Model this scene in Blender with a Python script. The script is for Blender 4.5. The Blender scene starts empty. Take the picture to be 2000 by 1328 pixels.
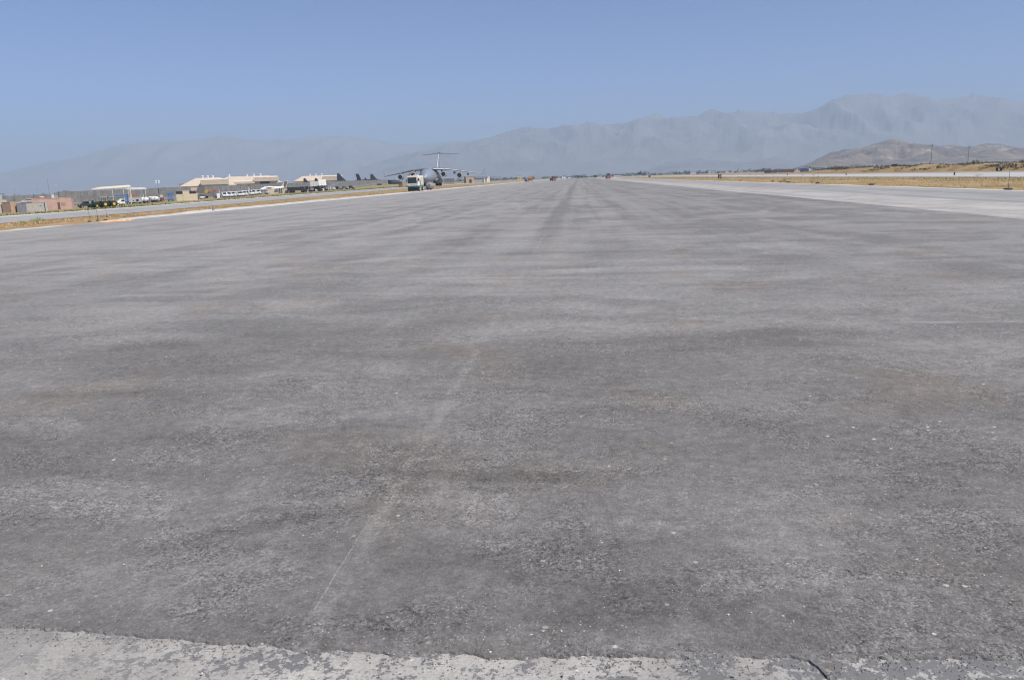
import bpy, math, random
from mathutils import Vector, Matrix, noise
random.seed(7)
scn = bpy.context.scene
COL = scn.collection
rad = math.radians

# ------------------------------------------------------------------ camera
F, CU, CV, H = 1525.0, 1000.0, 664.0, 2.2       # pixels of the 2000 px photograph
RHO = math.atan(.033); PITCH = math.atan(314 / F)
def basis(a):
    f = Vector((math.sin(a) * math.cos(PITCH), math.cos(a) * math.cos(PITCH), -math.sin(PITCH)))
    r0 = Vector((math.cos(a), -math.sin(a), 0)); u0 = r0.cross(f)
    return r0 * math.cos(RHO) - u0 * math.sin(RHO), r0 * math.sin(RHO) + u0 * math.cos(RHO), f
lo, hi = -.3, .1
for _ in range(60):
    m = (lo + hi) / 2; r, u, f = basis(m)
    if CU + F * r.y / f.y > 1130: lo = m
    else: hi = m
CR, CUP, CF = basis(lo); CAM = Vector((0, 0, H))
def horizon(u): return 345.5 - .033 * (u - 1130)
def at(u, v, s):                                  # point seen at (u, v) where one metre covers s pixels
    d = F / s
    return CAM + CR * ((u - CU) / F * d) - CUP * ((v - CV) / F * d) + CF * d
def onplane(u, v, z=0.0):
    d = CR * ((u - CU) / F) - CUP * ((v - CV) / F) + CF
    return CAM + d * ((z - H) / d.z)
cd = bpy.data.cameras.new('camera'); cam = bpy.data.objects.new('camera', cd); COL.objects.link(cam)
cd.sensor_width = 36; cd.lens = F / 2000 * 36; cd.clip_start = .05; cd.clip_end = 60000
cam.matrix_world = Matrix(((CR.x, CUP.x, -CF.x, 0), (CR.y, CUP.y, -CF.y, 0), (CR.z, CUP.z, -CF.z, H), (0, 0, 0, 1)))
scn.camera = cam

# ------------------------------------------------------------------ terrain height
def interp(t, pts):
    if t <= pts[0][0]: return pts[0][1]
    for (a, va), (b, vb) in zip(pts, pts[1:]):
        if t <= b: return va + (vb - va) * (t - a) / (b - a)
    return pts[-1][1]
def sm(t): t = min(1, max(0, t)); return t * t * (3 - 2 * t)
TX_FAR = [(0, -62), (100, -64), (200, -73), (373, -88), (800, -90)]
TX_NEAR = [(0, -46), (64, -47.5), (80, -47), (139, -52), (262, -62), (500, -67), (800, -69)]
CTL = [(5, 416, 7.2), (25, 415, 7.4), (75, 412, 7.2), (130, 407, 6.9), (145, 402, 6.2), (200, 404, 7.2), (240, 401, 6.6),
       (265, 398, 6), (320, 394, 5.6), (365, 392, 5.5), (400, 388, 5.1), (440, 385.5, 4.9), (510, 380, 4.5),
       (545, 378.5, 4.4), (590, 375.5, 4.2), (640, 372, 3.9), (690, 367.5, 3.2), (750, 361, 2.8), (930, 354, 2.3)]
CP = []
for (u_, v_, s_) in CTL:
    p = at(u_, v_, s_); CP.append((p.x, p.y, p.z))
CP += [(-300, 60, -1.5), (-700, 300, 0), (-700, 900, .5), (-400, 1300, .5), (-90, 1500, 0)]
def gz(x, y):
    d = interp(y, TX_FAR) - x
    if d <= 0 or x < -1500 or y > 3000 or y < -200: return 0.0
    w = sm(d / 20) * sm((1500 + x) / 700) * sm((3000 - y) / 1500) * sm((y + 200) / 200)
    a = b = 0
    for (px, py, pz) in CP:
        q = 1 / ((px - x) ** 2 + (py - y) ** 2 + 60) ** 1.5
        a += q * pz; b += q
    return w * a / b
def ground(u, v, s):
    p = at(u, v, s); return Vector((p.x, p.y, gz(p.x, p.y)))
def flat(u, v): 
    p = onplane(u, v); return p
def face(p): return -math.atan2(p.x, p.y)

# ------------------------------------------------------------------ materials
class NT:
    def __init__(s, name):
        s.m = bpy.data.materials.new(name); s.m.use_nodes = True
        s.t = s.m.node_tree; s.n = s.t.nodes; s.bs = s.n['Principled BSDF']; s.out = s.n['Material Output']
        g = s.n.new('ShaderNodeNewGeometry'); s.P = g.outputs['Position']
    def l(s, a, b): s.t.links.new(a, b)
    def setv(s, sock, v):
        if hasattr(v, 'links') or hasattr(v, 'is_linked'): s.l(v, sock)
        else: sock.default_value = v
    def math(s, op, a, b=0.0, c=0.0, clamp=False):
        n = s.n.new('ShaderNodeMath'); n.operation = op; n.use_clamp = clamp
        s.setv(n.inputs[0], a); s.setv(n.inputs[1], b); s.setv(n.inputs[2], c); return n.outputs[0]
    def mapping(s, vec, scale=(1, 1, 1), rot=(0, 0, 0), loc=(0, 0, 0)):
        n = s.n.new('ShaderNodeMapping'); s.l(vec, n.inputs[0]); n.inputs['Scale'].default_value = scale
        n.inputs['Rotation'].default_value = rot; n.inputs['Location'].default_value = loc; return n.outputs[0]
    def noise(s, vec, scale, detail=4, rough=.55, dist=0):
        n = s.n.new('ShaderNodeTexNoise'); s.l(vec, n.inputs['Vector']); n.inputs['Scale'].default_value = scale
        n.inputs['Detail'].default_value = detail; n.inputs['Roughness'].default_value = rough
        n.inputs['Distortion'].default_value = dist; return n.outputs['Fac']
    def voro(s, vec, scale, out='Distance', feat='F1'):
        n = s.n.new('ShaderNodeTexVoronoi'); s.l(vec, n.inputs['Vector']); n.inputs['Scale'].default_value = scale
        n.feature = feat; return n.outputs[out]
    def rng(s, v, a, b, c=0.0, d=1.0, smooth=True):
        n = s.n.new('ShaderNodeMapRange'); n.interpolation_type = 'SMOOTHSTEP' if smooth else 'LINEAR'; n.clamp = True
        s.setv(n.inputs[0], v)
        for i, q in enumerate((a, b, c, d)): n.inputs[i + 1].default_value = q
        return n.outputs[0]
    def mix(s, f, a, b, blend='MIX'):
        n = s.n.new('ShaderNodeMix'); n.data_type = 'RGBA'; n.blend_type = blend
        s.setv(n.inputs[0], f)
        for sock, v in ((n.inputs[6], a), (n.inputs[7], b)):
            if isinstance(v, tuple): sock.default_value = (*v[:3], 1)
            else: s.l(v, sock)
        return n.outputs[2]
    def sep(s, v):
        n = s.n.new('ShaderNodeSeparateXYZ'); s.l(v, n.inputs[0]); return n.outputs
    def sepc(s, v):
        n = s.n.new('ShaderNodeSeparateColor'); s.l(v, n.inputs[0]); return n.outputs
    def bump(s, h, strength, dist):
        n = s.n.new('ShaderNodeBump'); s.l(h, n.inputs['Height']); n.inputs['Strength'].default_value = strength
        n.inputs['Distance'].default_value = dist; s.l(n.outputs[0], s.bs.inputs['Normal'])
    def fin(s, col, rough=.85, metal=0, spec=.3):
        s.setv(s.bs.inputs['Base Color'], (*col, 1) if isinstance(col, tuple) else col)
        s.setv(s.bs.inputs['Roughness'], rough); s.bs.inputs['Metallic'].default_value = metal
        s.bs.inputs['Specular IOR Level'].default_value = spec; return s.m
MATS = {}
def M(name, c=None, rough=.6, metal=0, var=.18, scale=1.3, spec=.3):
    if name in MATS: return MATS[name]
    k = NT(name); tc = k.n.new('ShaderNodeTexCoord').outputs['Object']
    n = k.noise(tc, scale, 5, .6); n2 = k.noise(tc, scale * 9, 3, .6)
    n = k.math('ADD', k.math('MULTIPLY', n, .7), k.math('MULTIPLY', n2, .3))
    col = k.mix(k.rng(n, .3, .7), tuple(q * (1 - var) for q in c), tuple(min(1, q * (1 + var)) for q in c))
    MATS[name] = k.fin(col, rough, metal, spec); return MATS[name]

def m_asphalt():
    k = NT('asphalt'); P = k.P; x, y, z = k.sep(P)
    S = lambda a, b: k.math('SUBTRACT', a, b)
    A = lambda a, b: k.math('ADD', a, b)
    Mu = lambda a, b: k.math('MULTIPLY', a, b)
    warp = k.n.new('ShaderNodeTexNoise'); k.l(P, warp.inputs['Vector']); warp.inputs['Scale'].default_value = .35; warp.inputs['Detail'].default_value = 3
    wv = k.n.new('ShaderNodeVectorMath'); wv.operation = 'MULTIPLY_ADD'; k.l(warp.outputs['Color'], wv.inputs[0]); wv.inputs[1].default_value = (2.2, 2.2, 0); k.l(P, wv.inputs[2]); Q = wv.outputs[0]
    big = k.noise(P, .10, 8, .66, .5)
    mid = k.noise(k.mapping(Q, (1, .8, 1), (0, 0, rad(12)), (7, 3, 0)), .33, 9, .66, .5)
    fin_ = k.noise(k.mapping(P, (1, 1, 1), loc=(1, 8, 0)), 1.7, 8, .68, .3)
    # wheel-swept dust: wisps bent across the surface
    w1 = k.noise(k.mapping(P, (.62, .045, 1), (0, 0, rad(2.5)), (4, 0, 0)), 1.0, 9, .70, .35)
    w2 = k.noise(k.mapping(Q, (.16, .7, 1), (0, 0, rad(9)), (3, 9, 0)), .9, 9, .70, .4)
    lane = k.noise(k.mapping(P, (.8, .010, 1)), 1.0, 6, .68, .2)
    streak = k.rng(x, 2, -14, 0, 1)
    wisps = A(Mu(w1, A(.35, Mu(streak, .65))), Mu(w2, S(.65, Mu(streak, .65))))
    d = A(A(Mu(big, .30), Mu(mid, .30)), A(Mu(wisps, .30), Mu(fin_, .14)))
    d = A(d, Mu(S(lane, .5), k.rng(y, 10, 70, .06, .38)))
    wx = Mu(S(k.noise(k.mapping(P, (1.4, 1.0, 1)), 2.2, 7, .7), .5), .16)
    bx = A(A(x, 1.37), wx)
    band = Mu(k.rng(k.math('ABSOLUTE', bx), .015, .085, 1, 0), k.rng(y, 6, 16, 1, .25))
    band = Mu(band, k.rng(k.noise(k.mapping(P, (1.5, .9, 1)), 2.0, 7, .7), .36, .60, .0, 1))
    dark = Mu(k.rng(k.math('ABSOLUTE', A(x, 1.25)), .15, .75, 1, 0), k.rng(y, 14, 45))
    dark = Mu(dark, k.rng(k.noise(k.mapping(P, (1, .1, 1)), .8, 4), .35, .6, .5, 1))
    dark2 = Mu(k.rng(k.math('ABSOLUTE', A(x, -2.6)), .1, .6, .35, 0), k.rng(y, 20, 60))
    dark3 = Mu(k.rng(k.math('ABSOLUTE', A(x, -6.3)), .1, .5, .25, 0), k.rng(y, 25, 60))
    dd = A(Mu(S(d, .5), k.rng(y, 8, 40, .8, 1.6)), .5)
    dust = k.rng(dd, .405, .60)
    # scuffs and powdery patches with a place and shape of their own
    wq = k.n.new('ShaderNodeTexNoise'); k.l(P, wq.inputs['Vector']); wq.inputs['Scale'].default_value = 2.6; wq.inputs['Detail'].default_value = 7; wq.inputs['Roughness'].default_value = .68
    wr = k.n.new('ShaderNodeVectorMath'); wr.operation = 'MULTIPLY_ADD'; k.l(wq.outputs['Color'], wr.inputs[0]); wr.inputs[1].default_value = (.5, .5, 0); k.l(P, wr.inputs[2])
    marks = None
    for (px_, py_, ax_, ay_, an_, st_) in [(.46, 4.72, .27, .055, -8, .42), (-.85, 5.05, .42, .17, -6, .34), (.12, 5.62, .26, .16, 20, .22), (-2.0, 3.9, .9, .3, 10, .24), (1.05, 4.4, .33, .10, -15, .26),
                                          (-3.5, 5.1, 1.1, .3, -5, .26), (-.26, 11.5, 1.9, .7, 0, .30), (1.6, 7.4, 1.0, .5, 10, .18), (1.67, 18.8, 3.2, .6, 0, .30), (-10, 14, 4.5, .7, 12, .3), (-1.9, 5.06, .5, .10, 14, .3), (-5.5, 8.4, 1.6, .35, 8, .25),
                                          (-.7, 5.55, 1.0, .14, -4, -.34), (.3, 3.75, .5, .25, 20, -.25), (2.6, 10.5, 2.4, .7, 5, -.22), (-2.9, 6.6, 1.5, .3, 8, -.25), (2.3, 4.5, .8, .4, 0, -.2), (-2.2, 4.6, .7, .12, 25, -.3), (-4.5, 11, 2.5, .5, 10, -.25)]:
        an_ = rad(an_); ux, uy = math.cos(an_), math.sin(an_)
        mp = k.n.new('ShaderNodeMapping'); mp.vector_type = 'TEXTURE'; k.l(wr.outputs[0], mp.inputs[0])
        mp.inputs['Location'].default_value = (px_ + .25, py_ + .25, 0); mp.inputs['Rotation'].default_value = (0, 0, an_); mp.inputs['Scale'].default_value = (ax_, ay_, 1e5)
        ln_ = k.n.new('ShaderNodeVectorMath'); ln_.operation = 'LENGTH'; k.l(mp.outputs[0], ln_.inputs[0])
        m_ = Mu(k.rng(ln_.outputs['Value'], .45, 1.35, 1, 0), st_)
        marks = m_ if marks is None else A(marks, m_)
    arcs = None
    for (cx_, cy_, r0_, w_, st_) in [(-38, 62, 31, .35, .5), (-38, 62, 33.4, .3, .45), (-44, 40, 33, .25, .35), (-41.8, 40, 32.9, .2, .35), (26, 70, 40, .4, -.3), (28.4, 70, 40, .35, -.3), (-10, -22, 38, .18, .3), (-9, -24, 42.3, .16, .28), (60, 30, 52, .3, .3), (-70, 90, 60, .5, .5)]:
        dd_ = k.math('SQRT', A(k.math('POWER', A(x, -cx_), 2), k.math('POWER', A(y, -cy_), 2)))
        a_ = Mu(k.rng(k.math('ABSOLUTE', A(dd_, -r0_)), w_ * .3, w_ * 1.6, 1, 0), st_)
        arcs = a_ if arcs is None else A(arcs, a_)
    arcs = Mu(arcs, k.rng(k.noise(k.mapping(P, loc=(11, 2, 0)), .16, 6, .68), .44, .60))
    marks = A(marks, arcs)
    marks = A(marks, Mu(S(k.rng(k.noise(k.mapping(Q, (.35, 1.1, 1), (0, 0, rad(-6)), (5, 1, 0)), .75, 8, .66, .3), .42, .6), .5), k.rng(y, 10, 60, .26, .10)))
    marks = S(marks, Mu(Mu(k.rng(x, 0, 7), k.rng(y, 12, 24)), .14))
    crisp = Mu(k.rng(mid, .53, .60), k.rng(fin_, .35, .6))            # sharper-edged powdery patches
    dust = A(A(Mu(dust, .68), Mu(crisp, .26)), A(Mu(marks, 1.35), .08))
    dust = k.math('ADD', dust, Mu(band, .72), clamp=True)
    dust = k.math('SUBTRACT', dust, Mu(A(A(dark, dark2), dark3), .72), clamp=True)
    dust = k.math('ADD', dust, Mu(k.rng(x, -6, -30, 0, .38), k.rng(y, 8, 28)), clamp=True)
    far_pale = k.rng(y, 4, 20)                                           # base tones get paler further out
    lo_ = k.mix(far_pale, (.138, .130, .1225), (.180, .172, .164))
    hi_ = k.mix(far_pale, (.235, .224, .212), (.305, .293, .279))
    col = k.mix(dust, lo_, hi_)
    warm = k.rng(k.noise(k.mapping(P, (1, 1, 1), loc=(20, 5, 0)), .5, 6, .62), .50, .70, 0, .6)
    col = k.mix(warm, col, k.mix(1, col, (1.08, .98, .88), 'MULTIPLY'))
    wear = k.rng(k.noise(k.mapping(Q, (1, 1.3, 1)), .8, 8, .66, .3), .45, .60)   # open-textured patches
    v = k.n.new('ShaderNodeTexVoronoi'); k.l(k.mapping(P, (1, .8, 1)), v.inputs['Vector']); v.inputs['Scale'].default_value = 88
    vc = k.sepc(v.outputs['Color'])
    g = k.rng(vc[0], 0, 1, .66, 1.34, False)
    v2 = k.n.new('ShaderNodeTexVoronoi'); k.l(P, v2.inputs['Vector']); v2.inputs['Scale'].default_value = 34
    vc2 = k.sepc(v2.outputs['Color'])
    g2 = k.rng(vc2[0], 0, 1, .86, 1.14, False)
    fine = k.rng(k.noise(P, 42, 4, .75), .3, .7, .74, 1.26)
    gf = Mu(Mu(g, fine), g2)
    gf = A(Mu(S(gf, 1), A(.42, Mu(wear, .75))), 1)
    clump = k.rng(k.noise(P, 9, 6, .75), .3, .7, .86, 1.14)
    gf = Mu(gf, clump)
    gr = k.rng(k.noise(P, 7, 9, .92), .34, .66, .70, 1.30, False)      # rough multi-size grain
    gf = Mu(gf, gr)
    v3 = k.n.new('ShaderNodeTexVoronoi'); k.l(P, v3.inputs['Vector']); v3.inputs['Scale'].default_value = 13
    vc3 = k.sepc(v3.outputs['Color'])
    comb = k.n.new('ShaderNodeCombineColor')
    for i in range(3): k.l(gf, comb.inputs[i])
    col = k.mix(1, col, comb.outputs[0], 'MULTIPLY')
    sp = A(.12, Mu(k.rng(k.noise(P, 1.1, 6, .66), .42, .62), .88))
    chip = Mu(Mu(k.rng(vc[1], .935, .955), k.rng(v.outputs['Distance'], .15, .5, 1, .1)), sp)
    col = k.mix(Mu(chip, .85), col, k.mix(vc[2], (.36, .33, .28), (.72, .68, .58)))
    chip2 = Mu(Mu(k.rng(vc2[1], .982, .985), k.rng(v2.outputs['Distance'], .18, .34, 1, 0)), sp)
    col = k.mix(Mu(chip2, .9), col, k.mix(vc2[2], (.30, .27, .24), (.66, .60, .52)))
    chip3 = Mu(Mu(k.rng(vc3[1], .955, .96), k.rng(v3.outputs['Distance'], .14, .24, 1, 0)), A(sp, .25))
    col = k.mix(Mu(chip3, .85), col, k.mix(vc3[2], (.34, .31, .27), (.66, .62, .54)))
    pits = Mu(k.rng(k.noise(k.mapping(P, (1, 1.5, 1)), 17, 6, .78, .8), .585, .66), A(Mu(wear, .85), .08))
    col = k.mix(Mu(pits, .62), col, (.042, .040, .040))
    ln = k.math('ABSOLUTE', A(x, A(1.43, Mu(S(k.noise(P, 3, 4, .7), .5), .03))))
    ln = Mu(k.rng(ln, .001, .006, 1, 0), Mu(k.rng(y, 3.62, 3.7), k.rng(y, 4.1, 5.2, 1, 0)))
    ln = Mu(ln, k.rng(k.noise(P, 30, 5, .8), .42, .56, .1, 1))
    col = k.mix(Mu(ln, .6), col, (.5, .48, .40))
    sc = S(y, A(11.1, A(Mu(k.math('SINE', Mu(x, .35)), .35), Mu(S(k.noise(P, 1.2, 5), .5), .25))))
    sc = Mu(Mu(k.rng(k.math('ABSOLUTE', sc), .01, .10, 1, 0), k.rng(x, 3, 5)), k.rng(k.noise(P, 1.5, 6, .7), .4, .6, .1, 1))
    col = k.mix(Mu(sc, .6), col, (.38, .37, .36))
    hgt = A(A(Mu(k.noise(P, 38, 6, .8), .9), Mu(k.noise(P, 5, 5), .5)), Mu(k.math('SUBTRACT', .6, v.outputs['Distance']), .25))
    hgt = S(hgt, Mu(pits, .8))
    k.bump(hgt, .8, .014)
    return k.fin(col, .9, 0, .25)
def m_concrete_near():
    k = NT('worn_painted_concrete'); P = k.P
    base = k.mix(k.rng(k.noise(P, 1.2, 6, .6), .3, .7), (.32, .30, .275), (.54, .51, .465))
    x, y, z = k.sep(P)
    leftgrey = k.rng(x, -3.4, -1.6, .5, 0)
    base = k.mix(leftgrey, base, (.30, .285, .265))
    broom = k.noise(k.mapping(P, (2.2, 120, 1), (0, 0, rad(3))), 1, 5, .7)
    base = k.mix(k.rng(broom, .54, .68, 0, .45), base, (.20, .18, .16))
    xr = k.rng(x, -.2, 2.0, 0, .06)
    bn = k.math('ADD', k.math('ADD', k.math('MULTIPLY', k.noise(P, 27, 8, .74, .2), .60), k.math('MULTIPLY', k.noise(P, 4.5, 5, .65), .40)), xr)
    tar = k.rng(bn, .515, .54)
    tar = k.math('MULTIPLY', tar, k.rng(x, -3, -1.6, .35, 1))
    tc = k.mix(k.noise(P, 40, 4, .7), (.11, .112, .118), (.2, .2, .205))
    col = k.mix(k.math('MULTIPLY', tar, .92), base, tc)
    spots = k.math('MULTIPLY', k.rng(k.noise(P, 15, 5, .7, .4), .655, .68), .9)
    col = k.mix(spots, col, (.78, .77, .74))
    col = k.mix(k.rng(k.noise(P, 70, 3, .7), .35, .7, .35, 0), col, (.16, .15, .14))
    k.bump(k.math('ADD', k.math('MULTIPLY', tar, .6), k.math('ADD', broom, k.noise(P, 60, 3))), .5, .006)
    return k.fin(col, .85)
def m_pave(name, a, b, streak=.5, scale=.3):
    k = NT(name); P = k.P
    n = k.noise(P, scale, 6, .6, .4); s = k.noise(k.mapping(P, (1.1, .02, 1)), 1, 5, .65, .2)
    t = k.math('ADD', k.math('MULTIPLY', n, 1 - streak), k.math('MULTIPLY', s, streak))
    col = k.mix(k.rng(t, .38, .64), a, b)
    # joints and sealed cracks between the slabs
    x, y, z = k.sep(P)
    jx = k.math('ABSOLUTE', k.math('SUBTRACT', k.math('FRACT', k.math('DIVIDE', x, 3.8)), .5))
    jy = k.math('ABSOLUTE', k.math('SUBTRACT', k.math('FRACT', k.math('DIVIDE', k.math('ADD', y, k.math('MULTIPLY', n, .3)), 6.1)), .5))
    j = k.math('MAXIMUM', k.rng(jx, .475, .49), k.math('MULTIPLY', k.rng(jy, .488, .495), .7))
    col = k.mix(k.math('MULTIPLY', j, .65), col, tuple(q * .45 for q in a))
    col = k.mix(k.rng(k.noise(P, 6, 6, .7), .35, .7, .18, 0), col, tuple(q * .5 for q in a))
    return k.fin(col, .9)
def m_ground():
    k = NT('dry_grass_ground'); P = k.P
    n = k.noise(P, .09, 7, .65, .5); n2 = k.noise(k.mapping(P, (1, .5, 1)), .8, 6, .65); n3 = k.noise(P, 6, 4, .7)
    straw = k.mix(k.rng(n2, .35, .65), (.35, .22, .11), (.50, .36, .205))
    green = k.mix(n3, (.13, .155, .05), (.24, .24, .09))
    soil = k.mix(n3, (.36, .27, .19), (.50, .41, .31))
    col = k.mix(k.rng(n, .48, .62, 0, .8), straw, green)
    col = k.mix(k.rng(k.noise(k.mapping(P, loc=(40, 0, 0)), .25, 6, .7), .56, .66, 0, .8), col, soil)
    x, y, z = k.sep(P)
    g2 = k.math('MULTIPLY', k.rng(x, -92, -68, 1, 0), k.rng(k.noise(P, .12, 5), .4, .6, .3, .85))
    ug = k.math('MULTIPLY', k.math('MULTIPLY', k.rng(x, 50, 60), k.rng(x, 66, 72, 1, 0)), k.rng(k.noise(P, .2, 5), .35, .6, .2, .7)); col = k.mix(ug, col, (.27, .24, .12))
    pale = k.math('MULTIPLY', k.rng(k.noise(k.mapping(P, (1, .25, 1)), .3, 6, .7), .55, .66), .6); col = k.mix(pale, col, (.52, .43, .33))
    col = k.mix(g2, col, k.mix(n2, (.15, .17, .055), (.40, .34, .20)))
    dry = k.rng(x, 100, 125, 0, .75); col = k.mix(dry, col, (.36, .27, .18))
    col = k.mix(k.rng(y, 700, 2500), col, k.mix(k.rng(n, .4, .6), (.30, .25, .18), (.15, .16, .10)))
    col = k.mix(k.rng(n3, .3, .7, .35, 0), col, (.16, .10, .05))
    k.bump(k.math('ADD', n2, n3), .6, .15)
    return k.fin(col, .95, 0, .1)
def m_hill(name, a, b, c, sc):
    k = NT(name); P = k.P
    n = k.noise(k.mapping(P, (1, 1, 1.6)), sc, 9, .66, .4); n2 = k.noise(k.mapping(P, (1, 1, .5), loc=(500, 0, 0)), sc * 2.2, 8, .65, .5)
    col = k.mix(k.rng(n, .35, .65), a, b)
    col = k.mix(k.rng(n2, .55, .66, 0, .8), col, c)
    k.bump(k.math('ADD', n, n2), .25 if sc < .004 else .9, (.05 if sc < .004 else .10) / sc)
    return k.fin(col, .95, 0, .1)
def m_leaf(name, a, b, sc=3):
    k = NT(name); col = k.mix(k.rng(k.noise(k.P, sc, 4, .7), .3, .7), a, b)
    return k.fin(col, .8, 0, .15)

ASPH = m_asphalt(); CONC = m_concrete_near()
PALE = m_pave('pale_concrete_slabs', (.33, .31, .285), (.50, .475, .44), .45)
GREYC = m_pave('weathered_grey_pavement', (.26, .255, .245), (.40, .39, .375), .7)
TAXI = m_pave('taxiway_pavement', (.30, .29, .275), (.42, .405, .39), .5)
FARR = m_pave('bright_runway_concrete', (.42, .40, .375), (.55, .53, .50), .6)
STRIP = m_pave('dusty_white_strip', (.48, .46, .43), (.74, .72, .69), .4, .7)
GROUND = m_ground()
wall_m = M('grey_blast_concrete', (.185, .18, .175), .9, 0, .22, .5)
wall_d = M('joint_shadow_concrete', (.09, .09, .09), .9)
tan_m = M('tan_painted_metal', (.58, .48, .37), .7, 0, .06, .3)
tanl_m = M('light_tan_roofing', (.66, .56, .45), .7, 0, .06, .3)
brown_m = M('brown_siding', (.16, .085, .055), .8)
pink_m = M('pink_stucco', (.50, .335, .275), .9, 0, .12, .7)
tanc_m = M('tan_container_paint', (.44, .30, .21), .7, 0, .12)
greyc_m = M('grey_container_paint', (.44, .41, .37), .6, 0, .1)
greyd_m = M('mid_grey_metal', (.22, .22, .24), .5)
zinc_m = M('pale_corrugated_sheet', (.50, .50, .50), .4, .3)
white_m = M('white_paint', (.80, .80, .80), .35, 0, .04, 1, .5)
glass_m = M('dark_tinted_glass', (.02, .022, .028), .12, 0, .2, 1, .6)
black_m = M('black_rubber', (.018, .018, .018), .8)
dark_m = M('dark_steel', (.035, .037, .04), .5)
jgreen_m = M('dark_green_paint', (.012, .05, .022), .45)
yellow_m = M('yellow_paint', (.55, .36, .05), .45)
blue_m = M('blue_paint', (.04, .14, .36), .45)
red_m = M('red_paint', (.25, .085, .07), .5)
orange_m = M('orange_paint', (.38, .17, .08), .5)
cream_m = M('cream_vehicle_paint', (.78, .74, .62), .45, 0, .06)
teal_m = M('teal_paint', (.01, .14, .15), .4)
navy_m = M('dark_slate_aircraft_paint', (.035, .042, .058), .55)
c17_m = M('light_grey_aircraft_paint', (.22, .25, .295), .4, 0, .07, .15, .5)
c17d_m = M('mid_grey_aircraft_paint', (.17, .18, .195), .45, 0, .08, .2)
metal_m = M('bare_metal_lip', (.62, .62, .62), .3, .5)
galv_m = M('galvanised_steel', (.36, .37, .38), .5, .4)
brush_m = M('grey_bristle', (.25, .225, .21), .95, 0, .5, 8)
lamp_m = M('lamp_housing', (.75, .76, .78), .3)
netting_m = M('orange_netting', (.70, .38, .18), .7, 0, .3, 6)
TREE = m_leaf('far_foliage', (.035, .05, .025), (.10, .115, .06), .05)
BUSH = m_leaf('bush_leaves', (.11, .19, .03), (.28, .36, .09))
DBUSH = m_leaf('dark_scrub', (.05, .06, .035), (.14, .14, .08))
STRAW = m_leaf('straw_blades', (.42, .27, .11), (.60, .44, .23), .8)
STONE = m_leaf('pale_chippings', (.22, .20, .17), (.62, .58, .50), 60)
BERM = m_hill('berm_earth', (.30, .18, .09), (.40, .29, .15), (.17, .16, .08), .12)

# ------------------------------------------------------------------ mesh helpers
def tag(o, label=None, cat=None, group=None, kind=None):
    if label: o['label'] = label
    if cat: o['category'] = cat
    if group: o['group'] = group
    if kind: o['kind'] = kind
    return o
class MB:
    def __init__(s): s.v = []; s.f = []
    def add(s, vs, fs):
        k = len(s.v); s.v += [tuple(q) for q in vs]; s.f += [tuple(i + k for i in q) for q in fs]; return s
    def box(s, x0, x1, y0, y1, z0, z1):
        vs = [(x, y, z) for z in (z0, z1) for y in (y0, y1) for x in (x0, x1)]
        return s.add(vs, [(0, 2, 3, 1), (4, 5, 7, 6), (0, 1, 5, 4), (2, 6, 7, 3), (0, 4, 6, 2), (1, 3, 7, 5)])
    def prism(s, prof, axis, c0, c1):        # closed profile extruded along an axis
        n = len(prof)
        def pt(a, b, c): return {'x': (c, a, b), 'y': (a, c, b), 'z': (a, b, c)}[axis]
        vs = [pt(a, b, c0) for a, b in prof] + [pt(a, b, c1) for a, b in prof]
        return s.add(vs, [tuple(range(n))[::-1], tuple(range(n, 2 * n))] + [(i, (i + 1) % n, (i + 1) % n + n, i + n) for i in range(n)])
    def loft(s, rings, cap=True):
        n = len(rings[0]); vs = [p for r_ in rings for p in r_]; fs = []
        for k in range(len(rings) - 1):
            for i in range(n):
                j = (i + 1) % n; fs.append((k * n + i, k * n + j, (k + 1) * n + j, (k + 1) * n + i))
        if cap: fs += [tuple(range(n))[::-1], tuple(range((len(rings) - 1) * n, len(rings) * n))]
        return s.add(vs, fs)
    def cyl(s, p0, p1, r0, r1=None, n=12):
        p0, p1 = Vector(p0), Vector(p1); r1 = r0 if r1 is None else r1; d = (p1 - p0).normalized()
        a = d.orthogonal().normalized(); b = d.cross(a)
        ring = lambda c, q: [c + (a * math.cos(2 * math.pi * i / n) + b * math.sin(2 * math.pi * i / n)) * q for i in range(n)]
        return s.loft([ring(p0, r0), ring(p1, r1)])
    def ell(s, c, r, n=14, m=8, jit=0):
        rings = []
        for k in range(1, m):
            t = math.pi * k / m
            rings.append([(c[0] + r[0] * math.sin(t) * math.cos(2 * math.pi * i / n) * (1 + random.uniform(-jit, jit)),
                           c[1] + r[1] * math.sin(t) * math.sin(2 * math.pi * i / n) * (1 + random.uniform(-jit, jit)), c[2] + r[2] * math.cos(t)) for i in range(n)])
        return s.loft(rings)
    def build(s, name, mat, parent=None, smooth=False, loc=None, bevel=0):
        me = bpy.data.meshes.new(name); me.from_pydata(s.v, [], s.f)
        if smooth: me.shade_smooth(); me.set_sharp_from_angle(angle=rad(smooth if smooth > 1 else 40))
        me.update(); me.materials.append(mat)
        o = bpy.data.objects.new(name, me); COL.objects.link(o)
        if parent: o.parent = parent
        if loc is not None: o.location = loc
        if bevel:
            b = o.modifiers.new('bevel', 'BEVEL'); b.width = bevel; b.segments = 2; b.limit_method = 'ANGLE'
        return o
def thing(name, label, cat, p, rz=0, group=None):
    o = bpy.data.objects.new(name, None); COL.objects.link(o); o.location = p; o.rotation_euler = (0, 0, rz)
    o.empty_display_size = .3; return tag(o, label, cat, group)
def kids(o): return [c for c in bpy.data.objects if c.parent == o]
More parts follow.
